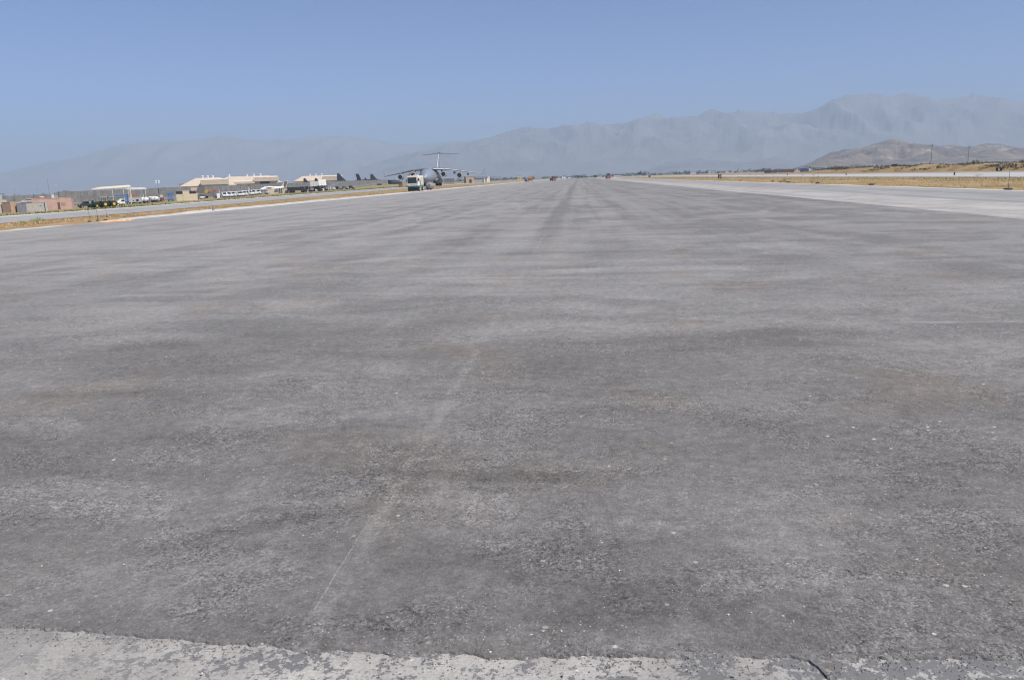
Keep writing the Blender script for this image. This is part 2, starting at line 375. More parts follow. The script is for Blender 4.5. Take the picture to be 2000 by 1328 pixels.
def dup(o, p, rz, label=None, scale=None):
    def cp(a, par):
        c = a.copy(); COL.objects.link(c); c.parent = par
        for ch in kids(a): cp(ch, c)
        return c
    r_ = cp(o, None); r_.location = p; r_.rotation_euler = (0, 0, rz)
    if scale: r_.scale = (scale,) * 3
    if label: r_['label'] = label
    return r_

# ------------------------------------------------------------------ world, sun
ALT, AIR, DUST, OZ, SKYS, SUNE, HD, HC, EXPO = 0, .43, .15, 8.0, .138, 4.8, 1.65e-4, (.70, .84, 1.0), .30
SUN_AZ, SUN_EL = rad(118), rad(52)           # azimuth clockwise from the runway axis
w = bpy.data.worlds.new('World'); scn.world = w; w.use_nodes = True
bg = w.node_tree.nodes['Background']; sky = w.node_tree.nodes.new('ShaderNodeTexSky')
sky.sky_type = 'NISHITA'; sky.sun_disc = False; sky.sun_elevation = SUN_EL; sky.sun_rotation = SUN_AZ
sky.altitude = ALT; sky.air_density = AIR; sky.dust_density = DUST; sky.ozone_density = OZ
w.node_tree.links.new(sky.outputs[0], bg.inputs[0]); bg.inputs[1].default_value = SKYS
sl = bpy.data.lights.new('sun', 'SUN'); sl.energy = SUNE; sl.angle = rad(.53); sl.color = (1, .955, .89)
so = bpy.data.objects.new('sun', sl); COL.objects.link(so)
sd = Vector((math.sin(SUN_AZ) * math.cos(SUN_EL), math.cos(SUN_AZ) * math.cos(SUN_EL), math.sin(SUN_EL)))
so.rotation_euler = sd.to_track_quat('Z', 'Y').to_euler(); so.location = sd * 100
scn.view_settings.view_transform = 'Standard'; scn.view_settings.look = 'None'
scn.view_settings.exposure = EXPO; scn.view_settings.gamma = 1

# ------------------------------------------------------------------ ground
def grid(xs, ys, zf):
    b = MB(); n = len(xs)
    b.v = [(x, y, zf(x, y)) for y in ys for x in xs]
    b.f = [(j * n + i, j * n + i + 1, (j + 1) * n + i + 1, (j + 1) * n + i) for j in range(len(ys) - 1) for i in range(n - 1)]
    return b
xs = [-14500, -6000, -3000, -1800, -1500, -1200, -1000, -850, -700, -600, -520, -450] + [-400 + 10 * i for i in range(28)] + [-120 + 4 * i for i in range(15)] + [-60, -30, 0, 30, 60, 100, 150, 250, 500, 1500, 5000, 14500]
ys = [-1900, -500, -200, -100, -50, 0] + [20 + 8 * i for i in range(62)] + [530, 560, 600, 650, 700, 760, 830, 900, 1000, 1150, 1300, 1600, 2000, 2500, 3000, 5000, 9000, 15500]
def gzz(x, y): return gz(x, y) - .05
tag(grid(xs, ys, gzz).build('ground', GROUND, smooth=60), kind='structure')
def ribbon(near, far, ysamp, z):          # sheet between two edge lines x(y)
    b = MB()
    for yy in ysamp: b.v += [(interp(yy, near), yy, z), (interp(yy, far), yy, z)]
    b.f = [(2 * i, 2 * i + 1, 2 * i + 3, 2 * i + 2) for i in range(len(ysamp) - 1)]
    return b
def seg(a, b, n): return [a + (b - a) * i / n for i in range(n + 1)]
tag(ribbon([(0, -36), (1, -36)], [(0, 16.05), (1, 16.05)], [-30, 6.5], -.010).build('concrete_apron', CONC), kind='structure')
def rag(y, s, a): return (noise.fractal(Vector((y * s, a * 7.1, 0)), 1, 2, 5))
# asphalt: front edge follows the ragged joint with the concrete
edge_px = [(-600, 1228), (0, 1230), (200, 1243), (300, 1253), (420, 1262), (600, 1276), (700, 1279), (900, 1281), (960, 1292), (1100, 1286), (1300, 1288), (1550, 1290), (1600, 1300), (1640, 1290), (2000, 1291), (2600, 1292)]
front = []
for i in range(0, 1601):
    uu = -600 + 2 * i
    vv = interp(uu, edge_px) - 9 + 6.0 * rag(uu, .011, 1) + 4.5 * noise.fractal(Vector((uu * .031, 3.7, uu * .007)), .85, 2.1, 4)
    if abs(uu - 1606) < 26: vv += (26 - abs(uu - 1606)) * (1.1 + .8 * rag(uu, .12, 5))
    front.append((onplane(uu, 1285).x, onplane(uu, vv).y))
b = MB(); yl = 30.0
L0, R0 = front[0], front[-1]
n = len(front)
b.v = [(x, y, 0) for x, y in front] + [(x, 10.0, 0) for x, y in front] + [(x, y - .007, -.0105) for x, y in front]
b.f = [(i, i + 1, n + i + 1, n + i) for i in range(n - 1)] + [(i, 2 * n + i, 2 * n + i + 1, i + 1) for i in range(n - 1)]
k0 = len(b.v)
yy2 = [10.0] + [10 + 6 * i for i in range(1, 60)] + [400, 500, 700, 1000, 1400, 1800]
lx = lambda y: (-36 + .5 * rag(y, .05, 3) + .2 * rag(y, .4, 4)); rx = lambda y: 17.5 + .18 * rag(y, .05, 5)
for q in yy2: b.v += [(lx(q), q, 0), (rx(q), q, 0)]
b.f += [(k0 + 2 * i, k0 + 2 * i + 1, k0 + 2 * i + 3, k0 + 2 * i + 2) for i in range(len(yy2) - 1)]
k1 = len(b.v)
b.v += [(-36, L0[1], 0), (L0[0], L0[1], 0), (L0[0], 10, 0), (-36, 10, 0), (R0[0], R0[1], 0), (17.5, R0[1], 0), (17.5, 10, 0), (R0[0], 10, 0)]
b.f += [(k1, k1 + 1, k1 + 2, k1 + 3), (k1 + 4, k1 + 5, k1 + 6, k1 + 7)]
tag(b.build('asphalt_runway', ASPH), kind='structure')
ysl = [-30] + seg(0, 400, 100) + [500, 700, 1000, 1400, 1800]
tag(ribbon([(0, 16), (1, 16)], [(0, 24.8), (1, 24.8)], ysl, -.012).build('runway_shoulder', PALE), kind='structure')
tag(ribbon([(y, 24.2 + .35 * rag(y, .06, 6)) for y in ysl], [(0, 35), (1, 35)], ysl, -.008).build('taxiway_pavement', GREYC), kind='structure')
EDGEP = M('worn_white_edge_paint', (.58, .56, .52), .8, 0, .2, 2)
tag(ribbon([(0, 34.2), (1, 34.2)], [(y, 35.2 + .8 * rag(y, .13, 7)) for y in ysl], ysl, -.002).build('edge_line', EDGEP), kind='structure')
b = MB(); ysd = seg(6, 400, 260) + [500, 700, 1000, 1400]
for q in ysd: b.v += [(-34.9, q, -.014), (-37.4 - 3.1 * sm((q - 55) / 25) + 1.6 * rag(q, .08, 8) + 1.0 * rag(q, .45, 9), q, -.014)]
b.f = [(2 * i + 1, 2 * i, 2 * i + 2, 2 * i + 3) for i in range(len(ysd) - 1)]
tag(b.build('dusty_strip', STRIP), kind='structure')
b = MB(); yst = [-100] + seg(0, 500, 125) + [600, 800, 1100, 1500]
for q in yst: b.v += [(interp(q, TX_NEAR) + .6 * rag(q, .09, 10), q, -.014), (interp(q, TX_FAR) + .4 * rag(q, .1, 11), q, -.014)]
b.f = [(2 * i + 1, 2 * i, 2 * i + 2, 2 * i + 3) for i in range(len(yst) - 1)]
tag(b.build('far_taxiway', TAXI), kind='structure')
b = MB()
for q in yst: b.v += [(interp(q, TX_FAR) + 2.8 + .2 * rag(q, .1, 12), q, -.008), (interp(q, TX_FAR) + .3 * rag(q, .1, 13), q, -.008)]
b.f = [(2 * i + 1, 2 * i, 2 * i + 2, 2 * i + 3) for i in range(len(yst) - 1)]
tag(b.build('taxiway_edge', STRIP), kind='structure')
ysr = [-100] + seg(0, 600, 60) + [800, 1200, 1800]
tag(ribbon([(0, 66), (1, 66)], [(0, 71), (1, 71)], ysr, -.012).build('far_runway_shoulder', GREYC), kind='structure')
tag(ribbon([(0, 70.5), (1, 70.5)], [(0, 98), (1, 98)], ysr, -.008).build('far_runway', FARR), kind='structure')
tag(ribbon([(0, 97.5), (1, 97.5)], [(0, 108), (1, 108)], ysr, -.012).build('far_runway_verge', GREYC), kind='structure')

# ------------------------------------------------------------------ mountains
def ridge(name, prof, depth, width, mat, jag=1.2, cols=320, rows=34, u0=None, u1=None, seed=0, spur=.25):
    b = MB(); u0 = prof[0][0] if u0 is None else u0; u1 = prof[-1][0] if u1 is None else u1; s = F / depth
    for i in range(cols + 1):
        uu = u0 + (u1 - u0) * i / cols
        v = interp(uu, prof); jg = jag * (rag(uu, .06, seed + .3) * 1.4 - abs(rag(uu, .2, seed + .7)) * 1.8) / s
        vs_ = sum(interp(uu + q, prof) for q in range(-40, 41, 8)) / 11
        pr = at(uu, v, s); hz = max(2.0, pr.z); hs = max(2.0, at(uu, vs_, s).z); dr = Vector((pr.x, pr.y, 0)).normalized(); c = Vector((pr.x, pr.y, 0))
        for j in range(rows + 1):
            t = j / (rows // 16 * 10) if j <= rows // 16 * 10 else 1 + .6 * (j - rows // 16 * 10) / (rows - rows // 16 * 10)                     # 0 foot, 1 crest, 1.6 behind
            q = c + dr * ((t - 1) * width)
            hh = sm(t) ** .85 if t <= 1 else 1 - .9 * sm((t - 1) / .6)
            if t < 1:
                e = 1 - abs(noise.noise(Vector((q.x, q.y * .6, seed)) / (width * .22))) * 2
                e2 = noise.fractal(Vector((q.x, q.y * .7, seed + 5)) / (width * .1), .9, 2.1, 5)
                hh *= 1 - 4 * t * (1 - t) * spur * (1.0 - e) - 4 * t * (1 - t) * spur * .5 * e2
            cr = max(0, 1 - abs(t - 1) * 5) ** 2
            z = hh * (hz * cr + hs * (1 - cr)) - jg * cr * (hz > 20) if j not in (0, rows) else -.04
            if abs(t - 1) < .01: z = hz - jg * (hz > 20)
            if j not in (0, rows): z = max(z, .5)
            b.v.append((q.x, q.y, z if j else -.06))
    n = rows + 1
    b.f = [(i * n + j, (i + 1) * n + j, (i + 1) * n + j + 1, i * n + j + 1) for i in range(cols) for j in range(rows)]
    return tag(b.build(name, mat, smooth=50), kind='structure')
R1 = [(700, 330), (800, 300), (880, 284), (930, 276), (966, 270), (985, 262), (1010, 252), (1035, 248), (1050, 252), (1070, 255), (1100, 247), (1130, 245), (1145, 241), (1160, 241), (1180, 246), (1200, 242), (1225, 243), (1240, 237), (1260, 228), (1283, 223), (1300, 230), (1318, 233), (1345, 228), (1362, 230), (1375, 220), (1390, 214), (1405, 220), (1420, 227), (1445, 217), (1460, 221), (1490, 220), (1515, 221), (1530, 225), (1560, 225), (1580, 220), (1600, 210), (1630, 195), (1655, 186), (1690, 186), (1705, 183), (1730, 188), (1750, 188), (1770, 183), (1785, 185), (1805, 195), (1830, 195), (1850, 197), (1880, 195), (1900, 187), (1930, 190), (1960, 194), (2000, 205), (2100, 215), (2300, 195), (2600, 240)]
RL = [(-500, 335), (-200, 345), (0, 340), (60, 325), (100, 316), (130, 312), (180, 300), (230, 284), (300, 277), (340, 279), (400, 271), (440, 266), (470, 273), (520, 277), (580, 272), (660, 265), (700, 268), (760, 280), (800, 285), (850, 280), (920, 274), (1000, 276), (1100, 285), (1200, 300)]
R3 = [(1530, 336), (1555, 329), (1583, 318), (1600, 309), (1625, 297), (1650, 294), (1680, 290), (1700, 284), (1720, 278), (1743, 273), (1760, 277), (1780, 282), (1810, 283), (1830, 287), (1855, 284), (1875, 287), (1895, 289), (1910, 285), (1925, 281), (1950, 282), (1975, 288), (2000, 291), (2100, 296), (2300, 320), (2400, 325)]
R2 = [(1240, 343), (1265, 335), (1290, 321), (1310, 316), (1330, 316), (1345, 313), (1370, 310), (1385, 314), (1410, 316), (1450, 318), (1480, 316), (1510, 309), (1530, 310), (1560, 320), (1620, 325), (1700, 325)]
HR = m_hill('haze_tinted_rock', (.165, .165, .175), (.235, .23, .235), (.27, .265, .265), .0016)  # bluish tint puts part of the distance haze into the rock colour
HB = m_hill('brown_hill_rock', (.12, .10, .08), (.25, .195, .145), (.38, .335, .28), .006)
ridge('mountains', R1, 9000, 2600, HR, 2.5, 1100, 64, seed=1, spur=.24)
HL = m_hill('haze_matched_rock', (.235, .235, .24), (.285, .28, .285), (.30, .295, .295), .0016)  # rock colour set near the haze brightness so the range fades
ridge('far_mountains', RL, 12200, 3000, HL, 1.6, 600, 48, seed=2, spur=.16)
ridge('low_hills', R2, 6200, 900, HR, 1.2, 200, 32, seed=3)
ridge('brown_hills', R3, 3400, 900, HB, 1.2, 500, 64, seed=4, spur=.55)

# ------------------------------------------------------------------ haze
k = NT('haze_air'); k.n.remove(k.bs)
pv = k.n.new('ShaderNodeVolumePrincipled'); pv.inputs['Color'].default_value = (*HC, 1)
pv.inputs['Density'].default_value = HD; pv.inputs['Anisotropy'].default_value = 0.0
k.l(pv.outputs[0], k.out.inputs['Volume'])
tag(MB().box(-14000, 14000, -1500, 15200, -7, 905).build('haze', k.m), 'thin pale dust haze filling the valley air', 'haze', kind='stuff')

# ------------------------------------------------------------------ foliage helpers
def leafclump(b, c, r, n, s):
    for _ in range(n):
        th = random.uniform(0, 6.283); ph = math.acos(random.uniform(-1, 1)); q = random.random() ** .4
        p = Vector((c[0] + r[0] * q * math.sin(ph) * math.cos(th), c[1] + r[1] * q * math.sin(ph) * math.sin(th), c[2] + r[2] * q * math.cos(ph)))
        a = Vector((random.gauss(0, 1), random.gauss(0, 1), random.gauss(0, 1))).normalized() * s * random.uniform(.6, 1.3)
        e = Vector((random.gauss(0, 1), random.gauss(0, 1), random.gauss(0, 1))).normalized() * s * random.uniform(.4, .9)
        k = len(b.v); b.v += [tuple(p - a), tuple(p + e), tuple(p + a), tuple(p - e)]; b.f.append((k, k + 1, k + 2, k + 3))
def bush(u, v, s, r, h, label, mat=None, group=None, name='bush', n=260, flatg=True):
    p = flat(u, v) if flatg else ground(u, v, s)
    t = thing(name, label, 'bush', p, random.uniform(0, 6), group)
    b = MB()
    for _ in range(7):
        leafclump(b, (random.uniform(-.6, .6) * r, random.uniform(-.6, .6) * r, h * random.uniform(.25, .7)), (r * .5, r * .5, h * .38), n // 7, h * .07)
    b.build('foliage', mat or BUSH, t)
    st = MB()
    for _ in range(6): st.cyl((0, 0, -.05), (random.uniform(-.4, .4) * r, random.uniform(-.4, .4) * r, h * .6), .015 * h, .006 * h, 5)
    st.build('stems', brown_m, t); return t

# grass on the verges
def tufts(name, fx, y0, y1, n, h, mat, label):
    b = MB()
    for _ in range(n):
        t = random.random(); y = y0 * (y1 / y0) ** t; x0, x1 = fx(y); x = random.uniform(x0, x1); z = gz(x, y) - .06
        if noise.noise(Vector((x * .15, y * .08, 2))) < -.22: continue
        sc = h * random.uniform(.5, 1.3) * (1 + y / 350)
        for _k in range(4):
            a = random.uniform(0, 6.283); l = sc * random.uniform(.5, 1.1); wd = sc * .16
            dx, dy = math.cos(a), math.sin(a); k = len(b.v)
            b.v += [(x - dy * wd, y + dx * wd, z), (x + dy * wd, y - dx * wd, z), (x + dx * l * .6, y + dy * l * .6, z + l)]
            b.f.append((k, k + 1, k + 2))
    tag(b.build(name, mat), label, 'grass', kind='stuff')
tufts('dry_grass', lambda y: (interp(y, TX_NEAR) + .3, -40.8), 30, 420, 9000, .12, STRAW, 'dry straw coloured grass on the left verge beside the pale strip')
tufts('dry_grass', lambda y: (35.3, 66), 42, 600, 15000, .10, STRAW, 'dry orange grass on the right verge between the two paved strips')
GWEED = m_leaf('green_weeds', (.12, .16, .045), (.30, .30, .12), .5)
tufts('green_grass', lambda y: (interp(y, TX_FAR) - 14, interp(y, TX_FAR) - .3), 85, 420, 3800, .28, GWEED, 'green weeds along the far side of the left taxiway')
tufts('green_grass', lambda y: (50, 66), 80, 500, 1500, .15, GWEED, 'green weeds near the far edge of the right grass verge')

# loose chippings near the camera
b = MB()
for _ in range(4200):
    y = 2.9 + 22 * random.random() ** 2.2; x = random.uniform(-.78, .62) * (y + 1.2)
    if noise.noise(Vector((x * .5, y * .5, 9))) < random.uniform(-.5, .25): continue
    r_ = random.uniform(.0022, .0055) * (1.9 if random.random() < .05 else 1); z = .0
    vs = []
    for (ax, ay, az) in ((1, 0, 0), (0, 1, 0), (-1, 0, 0), (0, -1, 0), (0, 0, .8), (0, 0, -.4)):
        q = random.uniform(.7, 1.3) * r_; vs.append((x + ax * q, y + ay * q, z + az * q + r_ * .3))
    b.add(vs, [(0, 1, 4), (1, 2, 4), (2, 3, 4), (3, 0, 4), (1, 0, 5), (2, 1, 5), (3, 2, 5), (0, 3, 5)])
tag(b.build('gravel', STONE), 'scattered pale loose chippings lying on the asphalt', 'gravel', kind='stuff')
# tar-black crumbs along the joint
b = MB()
CRUMB = m_leaf('asphalt_crumbs', (.08, .08, .08), (.30, .29, .28), 80)
for _ in range(3600):
    i = random.randrange(n - 1); x, y = front[i]; y += random.gauss(-.02, .07); r_ = random.uniform(.002, .006)
    if rag(x, 1.2, 20) < random.uniform(-.6, .4): continue
    vs = []; z = -.009 if y < front[i][1] else 0
    for (ax, ay, az) in ((1, 0, 0), (0, 1, 0), (-1, 0, 0), (0, -1, 0), (0, 0, .8), (0, 0, -.4)):
        q = random.uniform(.6, 1.4) * r_; vs.append((x + ax * q, y + ay * q, z + az * q + r_ * .3))
    b.add(vs, [(0, 1, 4), (1, 2, 4), (2, 3, 4), (3, 0, 4), (1, 0, 5), (2, 1, 5), (3, 2, 5), (0, 3, 5)])
tag(b.build('asphalt_crumbs', CRUMB), 'dark crumbs of asphalt along the ragged joint with the concrete', 'gravel', kind='stuff')

# far tree belt
b = MB()
for _ in range(1500):
    uu = random.uniform(-100, 2150); D = random.uniform(1150, 2300)
    if uu < 880 and random.random() < .8: continue
    p = at(uu, horizon(uu), F / D); hh = random.uniform(2.5, 6.5) * (1 + .5 * rag(uu, .01, 30)); r_ = hh * random.uniform(.6, 1.6)
    if hh < 1: continue
    leafclump(b, (p.x, p.y, hh * .5), (r_, r_, hh * .55), 16, hh * .26)
tag(b.build('far_trees', TREE), 'low dark belt of distant trees along the horizon', 'trees', kind='stuff')

# ------------------------------------------------------------------ blast walls
def wall(u0, vt0, s0, u1, vt1, s1, label, pw=3.0, mat=wall_m, name='blast_wall', vb=None):
    a = at(u0, vt0, s0); c = at(u1, vt1, s1); base = Vector((a.x, a.y, 0)); d = Vector((c.x - a.x, c.y - a.y, 0)); L = d.length; d.normalize()
    t = thing(name, label, 'wall', base, math.atan2(d.y, d.x)); nn = max(1, round(L / pw)); b = MB(); jb = MB()
    for i in range(nn):
        x0 = L * i / nn; x1 = L * (i + 1) / nn; k_ = (i + .5) / nn; zt = a.z + (c.z - a.z) * k_ + random.uniform(-.05, .05)
        q = base + d * ((x0 + x1) / 2); zb = gz(q.x, q.y) - .5; off = random.uniform(-.05, .05)
        prof = [(-.55 + off, zb), (-.55 + off, zb + .9), (-.2 + off, zb + 1.5), (-.14 + off, zt), (.14 + off, zt), (.2 + off, zb + 1.5), (.55 + off, zb + .9), (.55 + off, zb)]
        b.prism(prof, 'x', x0 + .04, x1 - .04)
    jb.box(.1, L - .1, -.04, .04, min(a.z, c.z) - 5, min(a.z, c.z) - .2)  # dark slab inside the wall paints the shade seen in the panel gaps
    b.build('panels', mat, t); jb.build('joint_shade_slab', wall_d, t); return t
wall(-120, 390, 6.2, 102, 379.3, 5.6, 'low grey concrete blast wall behind the pink building at far left')
wall(113, 375, 6.1, 372, 364.6, 4.9, 'long grey concrete blast wall behind tractors and canopies')
wall(386, 366.0, 4.9, 398, 365.2, 4.9, 'short grey blast wall panel right of the tan block house')
wall(398, 363.8, 4.7, 483, 360.6, 4.3, 'grey blast wall in front of the tan hangars behind the vans')
wall(488, 360.8, 4.0, 605, 356.3, 3.3, 'grey blast wall right of the hangars, behind the small white aircraft')
wall(634, 354.7, 3.3, 757, 351.3, 2.75, 'grey blast wall under the two tall dark tail fins')
wall(100.5, 381, 6.0, 104.5, 380, 6.0, 'narrow white painted panel at the end of the low wall', 1.5, white_m)
wall(866, 349.2, 2.6, 887, 348.8, 2.6, 'short low grey wall seen under the right wing of the large aircraft')

# ------------------------------------------------------------------ boxes, containers and huts at far left
def ibox(name, cat, label, u, v, s, W, D_, H_, mat, rot=0, parts=(), group=None, ribs=True):
    p = ground(u, v, s); t = thing(name, label, cat, p, face(p) + rot, group)
    b = MB().box(-W / 2, W / 2, -D_ / 2, D_ / 2, -.3, H_)
    if ribs:
        q = -W / 2 + .15
        while q < W / 2 - .2: b.box(q, q + .12, -D_ / 2 - .03, -D_ / 2 + .01, .1, H_ - .12); q += .3
    b.build('shell', mat, t, bevel=.03)
    for (nm, x0, x1, z0, z1, mm) in parts: MB().box(x0, x1, -D_ / 2 - .06, -D_ / 2 - .031, z0, z1).build(nm, mm, t)
    MB().box(-W / 2 - .04, W / 2 + .04, -D_ / 2 - .05, D_ / 2 + .04, H_, H_ + .07).build('roof', M('roof_' + mat.name, (.42, .38, .34), .7), t)
    return t
ibox('shipping_container', 'container', 'pale grey container cut by the left edge of the frame', 1, 416, 7.4, 3.2, 2.4, 3.3, greyc_m, rad(8), [('stencil', -.2, .5, 1.9, 2.1, yellow_m)])
ibox('shipping_container', 'container', 'tan orange container between the two grey ones at far left', 25, 415.5, 7.4, 3.2, 2.8, 2.65, tanc_m, rad(42))
ibox('metal_shed', 'shed', 'dark grey metal box left of the pale grey cabinet', 45, 413.5, 7.4, 2.2, 1.8, 2.2, greyd_m, rad(-12))
ibox('shipping_container', 'container', 'pale grey cabinet container with two small stencils before the pink building', 72, 412.5, 7.6, 4.1, 2.2, 2.15, greyc_m, rad(-6), [('stencil', -.95, -.5, 1.1, 1.25, yellow_m), ('stencil', .9, 1.4, 1.35, 1.5, greyd_m)])
ibox('concrete_barrier', 'barrier', 'narrow pale upright barrier at the right end of the grey cabinet', 92, 412, 7.6, .55, .8, 2.2, greyc_m, 0, ribs=False)
# pink building
p = ground(107, 408, 6.95); t = thing('pink_building', 'single storey pink stucco building with flat roof', 'building', p, face(p) + rad(-6))
MB().box(-5.0, 4.6, -2.5, 3.5, -.5, 2.95).build('wall', pink_m, t)
MB().box(-5.05, 4.65, -2.56, 3.56, 2.95, 3.08).build('roof', pink_m, t)
for x in (-1.6, 1.4):
    d_ = MB().box(x - .28, x + .28, -2.56, -2.5, 0, 1.85).build('door', brown_m, t)
    MB().box(x + .15, x + .22, -2.6, -2.56, .9, 1.0).build('handle', galv_m, d_)
f_ = MB().box(2.0, 3.1, -2.57, -2.5, 1.0, 2.0).build('window', tanc_m, t)
MB().box(2.12, 2.98, -2.6, -2.57, 1.12, 1.88).build('pane', M('dusty_pane', (.35, .30, .18), .3), f_)
MB().ell((-2.8, .2, 3.35), (.7, .5, .35)).build('roof_tank', pink_m, t, smooth=True)
p = ground(62, 409, 6.95); t = thing('lean_to_shed', 'open shed with sloping pale corrugated roof left of the pink building', 'shed', p, face(p))
MB().prism([(-2.4, 2.35), (2.4, 2.35), (1.9, 3.1), (-1.0, 3.1)], 'y', -.05, 2.0).build('back_wall', brown_m, t)
MB().add([(-2.9, -1.6, 2.3), (.9, -1.6, 2.35), (1.9, 2.2, 3.12), (-.9, 2.2, 3.1), (-2.9, -1.6, 2.4), (.9, -1.6, 2.45), (1.9, 2.2, 3.22), (-.9, 2.2, 3.2)],
         [(0, 1, 2, 3), (4, 7, 6, 5), (0, 4, 5, 1), (1, 5, 6, 2), (2, 6, 7, 3), (3, 7, 4, 0)]).build('roof', zinc_m, t)
MB().box(-3.4, -1.0, -.5, 2.0, -.4, 2.3).build('wall', tanc_m, t)
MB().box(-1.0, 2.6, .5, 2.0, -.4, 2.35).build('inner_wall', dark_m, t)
ibox('utility_cabinet', 'cabinet', 'small white cabinet just right of the pink building', 142, 403.5, 6.8, .8, .7, 1.25, white_m, 0, ribs=False)
p = ground(-2, 398, 6.1); t = thing('wall_end_pier', 'pale vertical pier at the far left edge', 'pier', p, face(p)); MB().box(.3, 1.0, 0, .7, -.5, 4.3).build('shaft', greyc_m, t); MB().box(-3, .3, .1, .6, -.5, 4.2).build('panel', brown_m, t)

# poles
def pole(u, vt, vb, s, r_, name, label, cat, mat=galv_m, group=None, arms=None, flatg=False):
    p = flat(u, vb) if flatg else ground(u, vb, s); top = at(u, vt, F / ((p - CAM).dot(CF))).z - p.z
    t = thing(name, label, cat, p, face(p), group); MB().cyl((0, 0, -.3), (0, 0, top), r_, r_ * .6, 8).build('pole', mat, t, smooth=True)
    return t, top
pole(97.5, 348, 385, 4.2, .10, 'radio_mast', 'thin grey lattice mast rising behind the low wall at far left', 'mast', greyd_m)
for i, (u_, v_) in enumerate([(31, 367), (75, 364), (118, 361)]):
    t, top = pole(u_, v_, horizon(u_) + 4, 1.6, .12, 'street_lamp', ['faint', 'faint', 'faint'][i] + ' twin-armed lamp beyond the low wall, ' + ['leftmost', 'middle one', 'rightmost'][i] + ' of three', 'lamp', galv_m, 'faint lamps beyond the left wall')
    MB().cyl((-2.6, 0, top), (2.6, 0, top), .07, .07, 6).build('arm', galv_m, t)
    for q in (-3, 3): MB().ell((q, 0, top), (.9, .5, .2), 8, 5).build('lamp_head', lamp_m, t)
# light tower
p = ground(312, 392, 5.6); t = thing('light_tower', 'mobile light tower with four white lamps above the wall', 'light tower', p, face(p))
top = at(311, 354.5, F / ((p - CAM).dot(CF))).z - p.z
MB().cyl((0, 0, .6), (0, 0, top), .07, .05, 8).build('mast', galv_m, t); MB().box(-.12, .12, -.12, .12, 1.5, 4.6).build('mast_base', dark_m, t)
MB().box(-.9, .9, -.5, .5, .4, 1.3).build('generator', greyc_m, t, bevel=.08); MB().box(-.6, .6, -.04, .04, top - .35, top - .27).build('crossbar', galv_m, t)
for x in (-.45, .45):
    for z in (0, -.55): MB().box(x - .3, x + .3, -.35, 0, top + z - .02, top + z + .28).build('lamp', lamp_m, t, bevel=.05)
for x in (-.6, .6): MB().cyl((x, -.6, .3), (x, -.4, .3), .3).build('wheel', black_m, t)

# canopies
def canopy(u, v, s, W, D_, zh, rise, label, matr, posts, rot):
    p = ground(u, v, s); t = thing('shade_canopy', label, 'canopy', p, face(p) + rot)
    MB().add([(-W / 2, -D_ / 2, zh), (W / 2, -D_ / 2, zh + rise), (W / 2, D_ / 2, zh + rise + .2), (-W / 2, D_ / 2, zh + .2), (-W / 2, -D_ / 2, zh + .16), (W / 2, -D_ / 2, zh + rise + .22), (W / 2 * .92, 0, zh + rise + .75), (-W / 2 * .6, 0, zh + .7), (W / 2, D_ / 2, zh + rise + .4), (-W / 2, D_ / 2, zh + .3)],
             [(0, 3, 2, 1), (0, 1, 5, 4), (4, 5, 6, 7), (7, 6, 8, 9), (2, 3, 9, 8), (0, 4, 7, 9, 3), (1, 2, 8, 6, 5)]).build('roof', matr, t)
    for x in posts:
        for y in (-D_ / 2 + .3, D_ / 2 - .3): MB().cyl((x, y, -.4), (x, y, zh + rise * (x + W / 2) / W), .06, .06, 8).build('post', cream_m, t)
    return t
canopy(222, 400, 6.2, 11.0, 5, 4.85, .35, 'long yellow-cream shade canopy over the tractors', M('yellow_cream_sheet', (.72, .63, .45), .6, 0, .06), (.3, 3.4, 5.2), rad(-4))
canopy(268, 398, 5.8, 6.2, 5, 4.45, -.1, 'smaller pale grey shade canopy right of the yellow-cream one', M('pale_sheet', (.50, .50, .48), .6), (-2.6, 2.6), rad(10))
ibox('storage_crates', 'crates', 'reddish brown stacked crates under the pale grey canopy', 262, 396, 5.7, 2.6, 1.2, 3.0, M('reddish_crate', (.30, .17, .12), .8), 0)

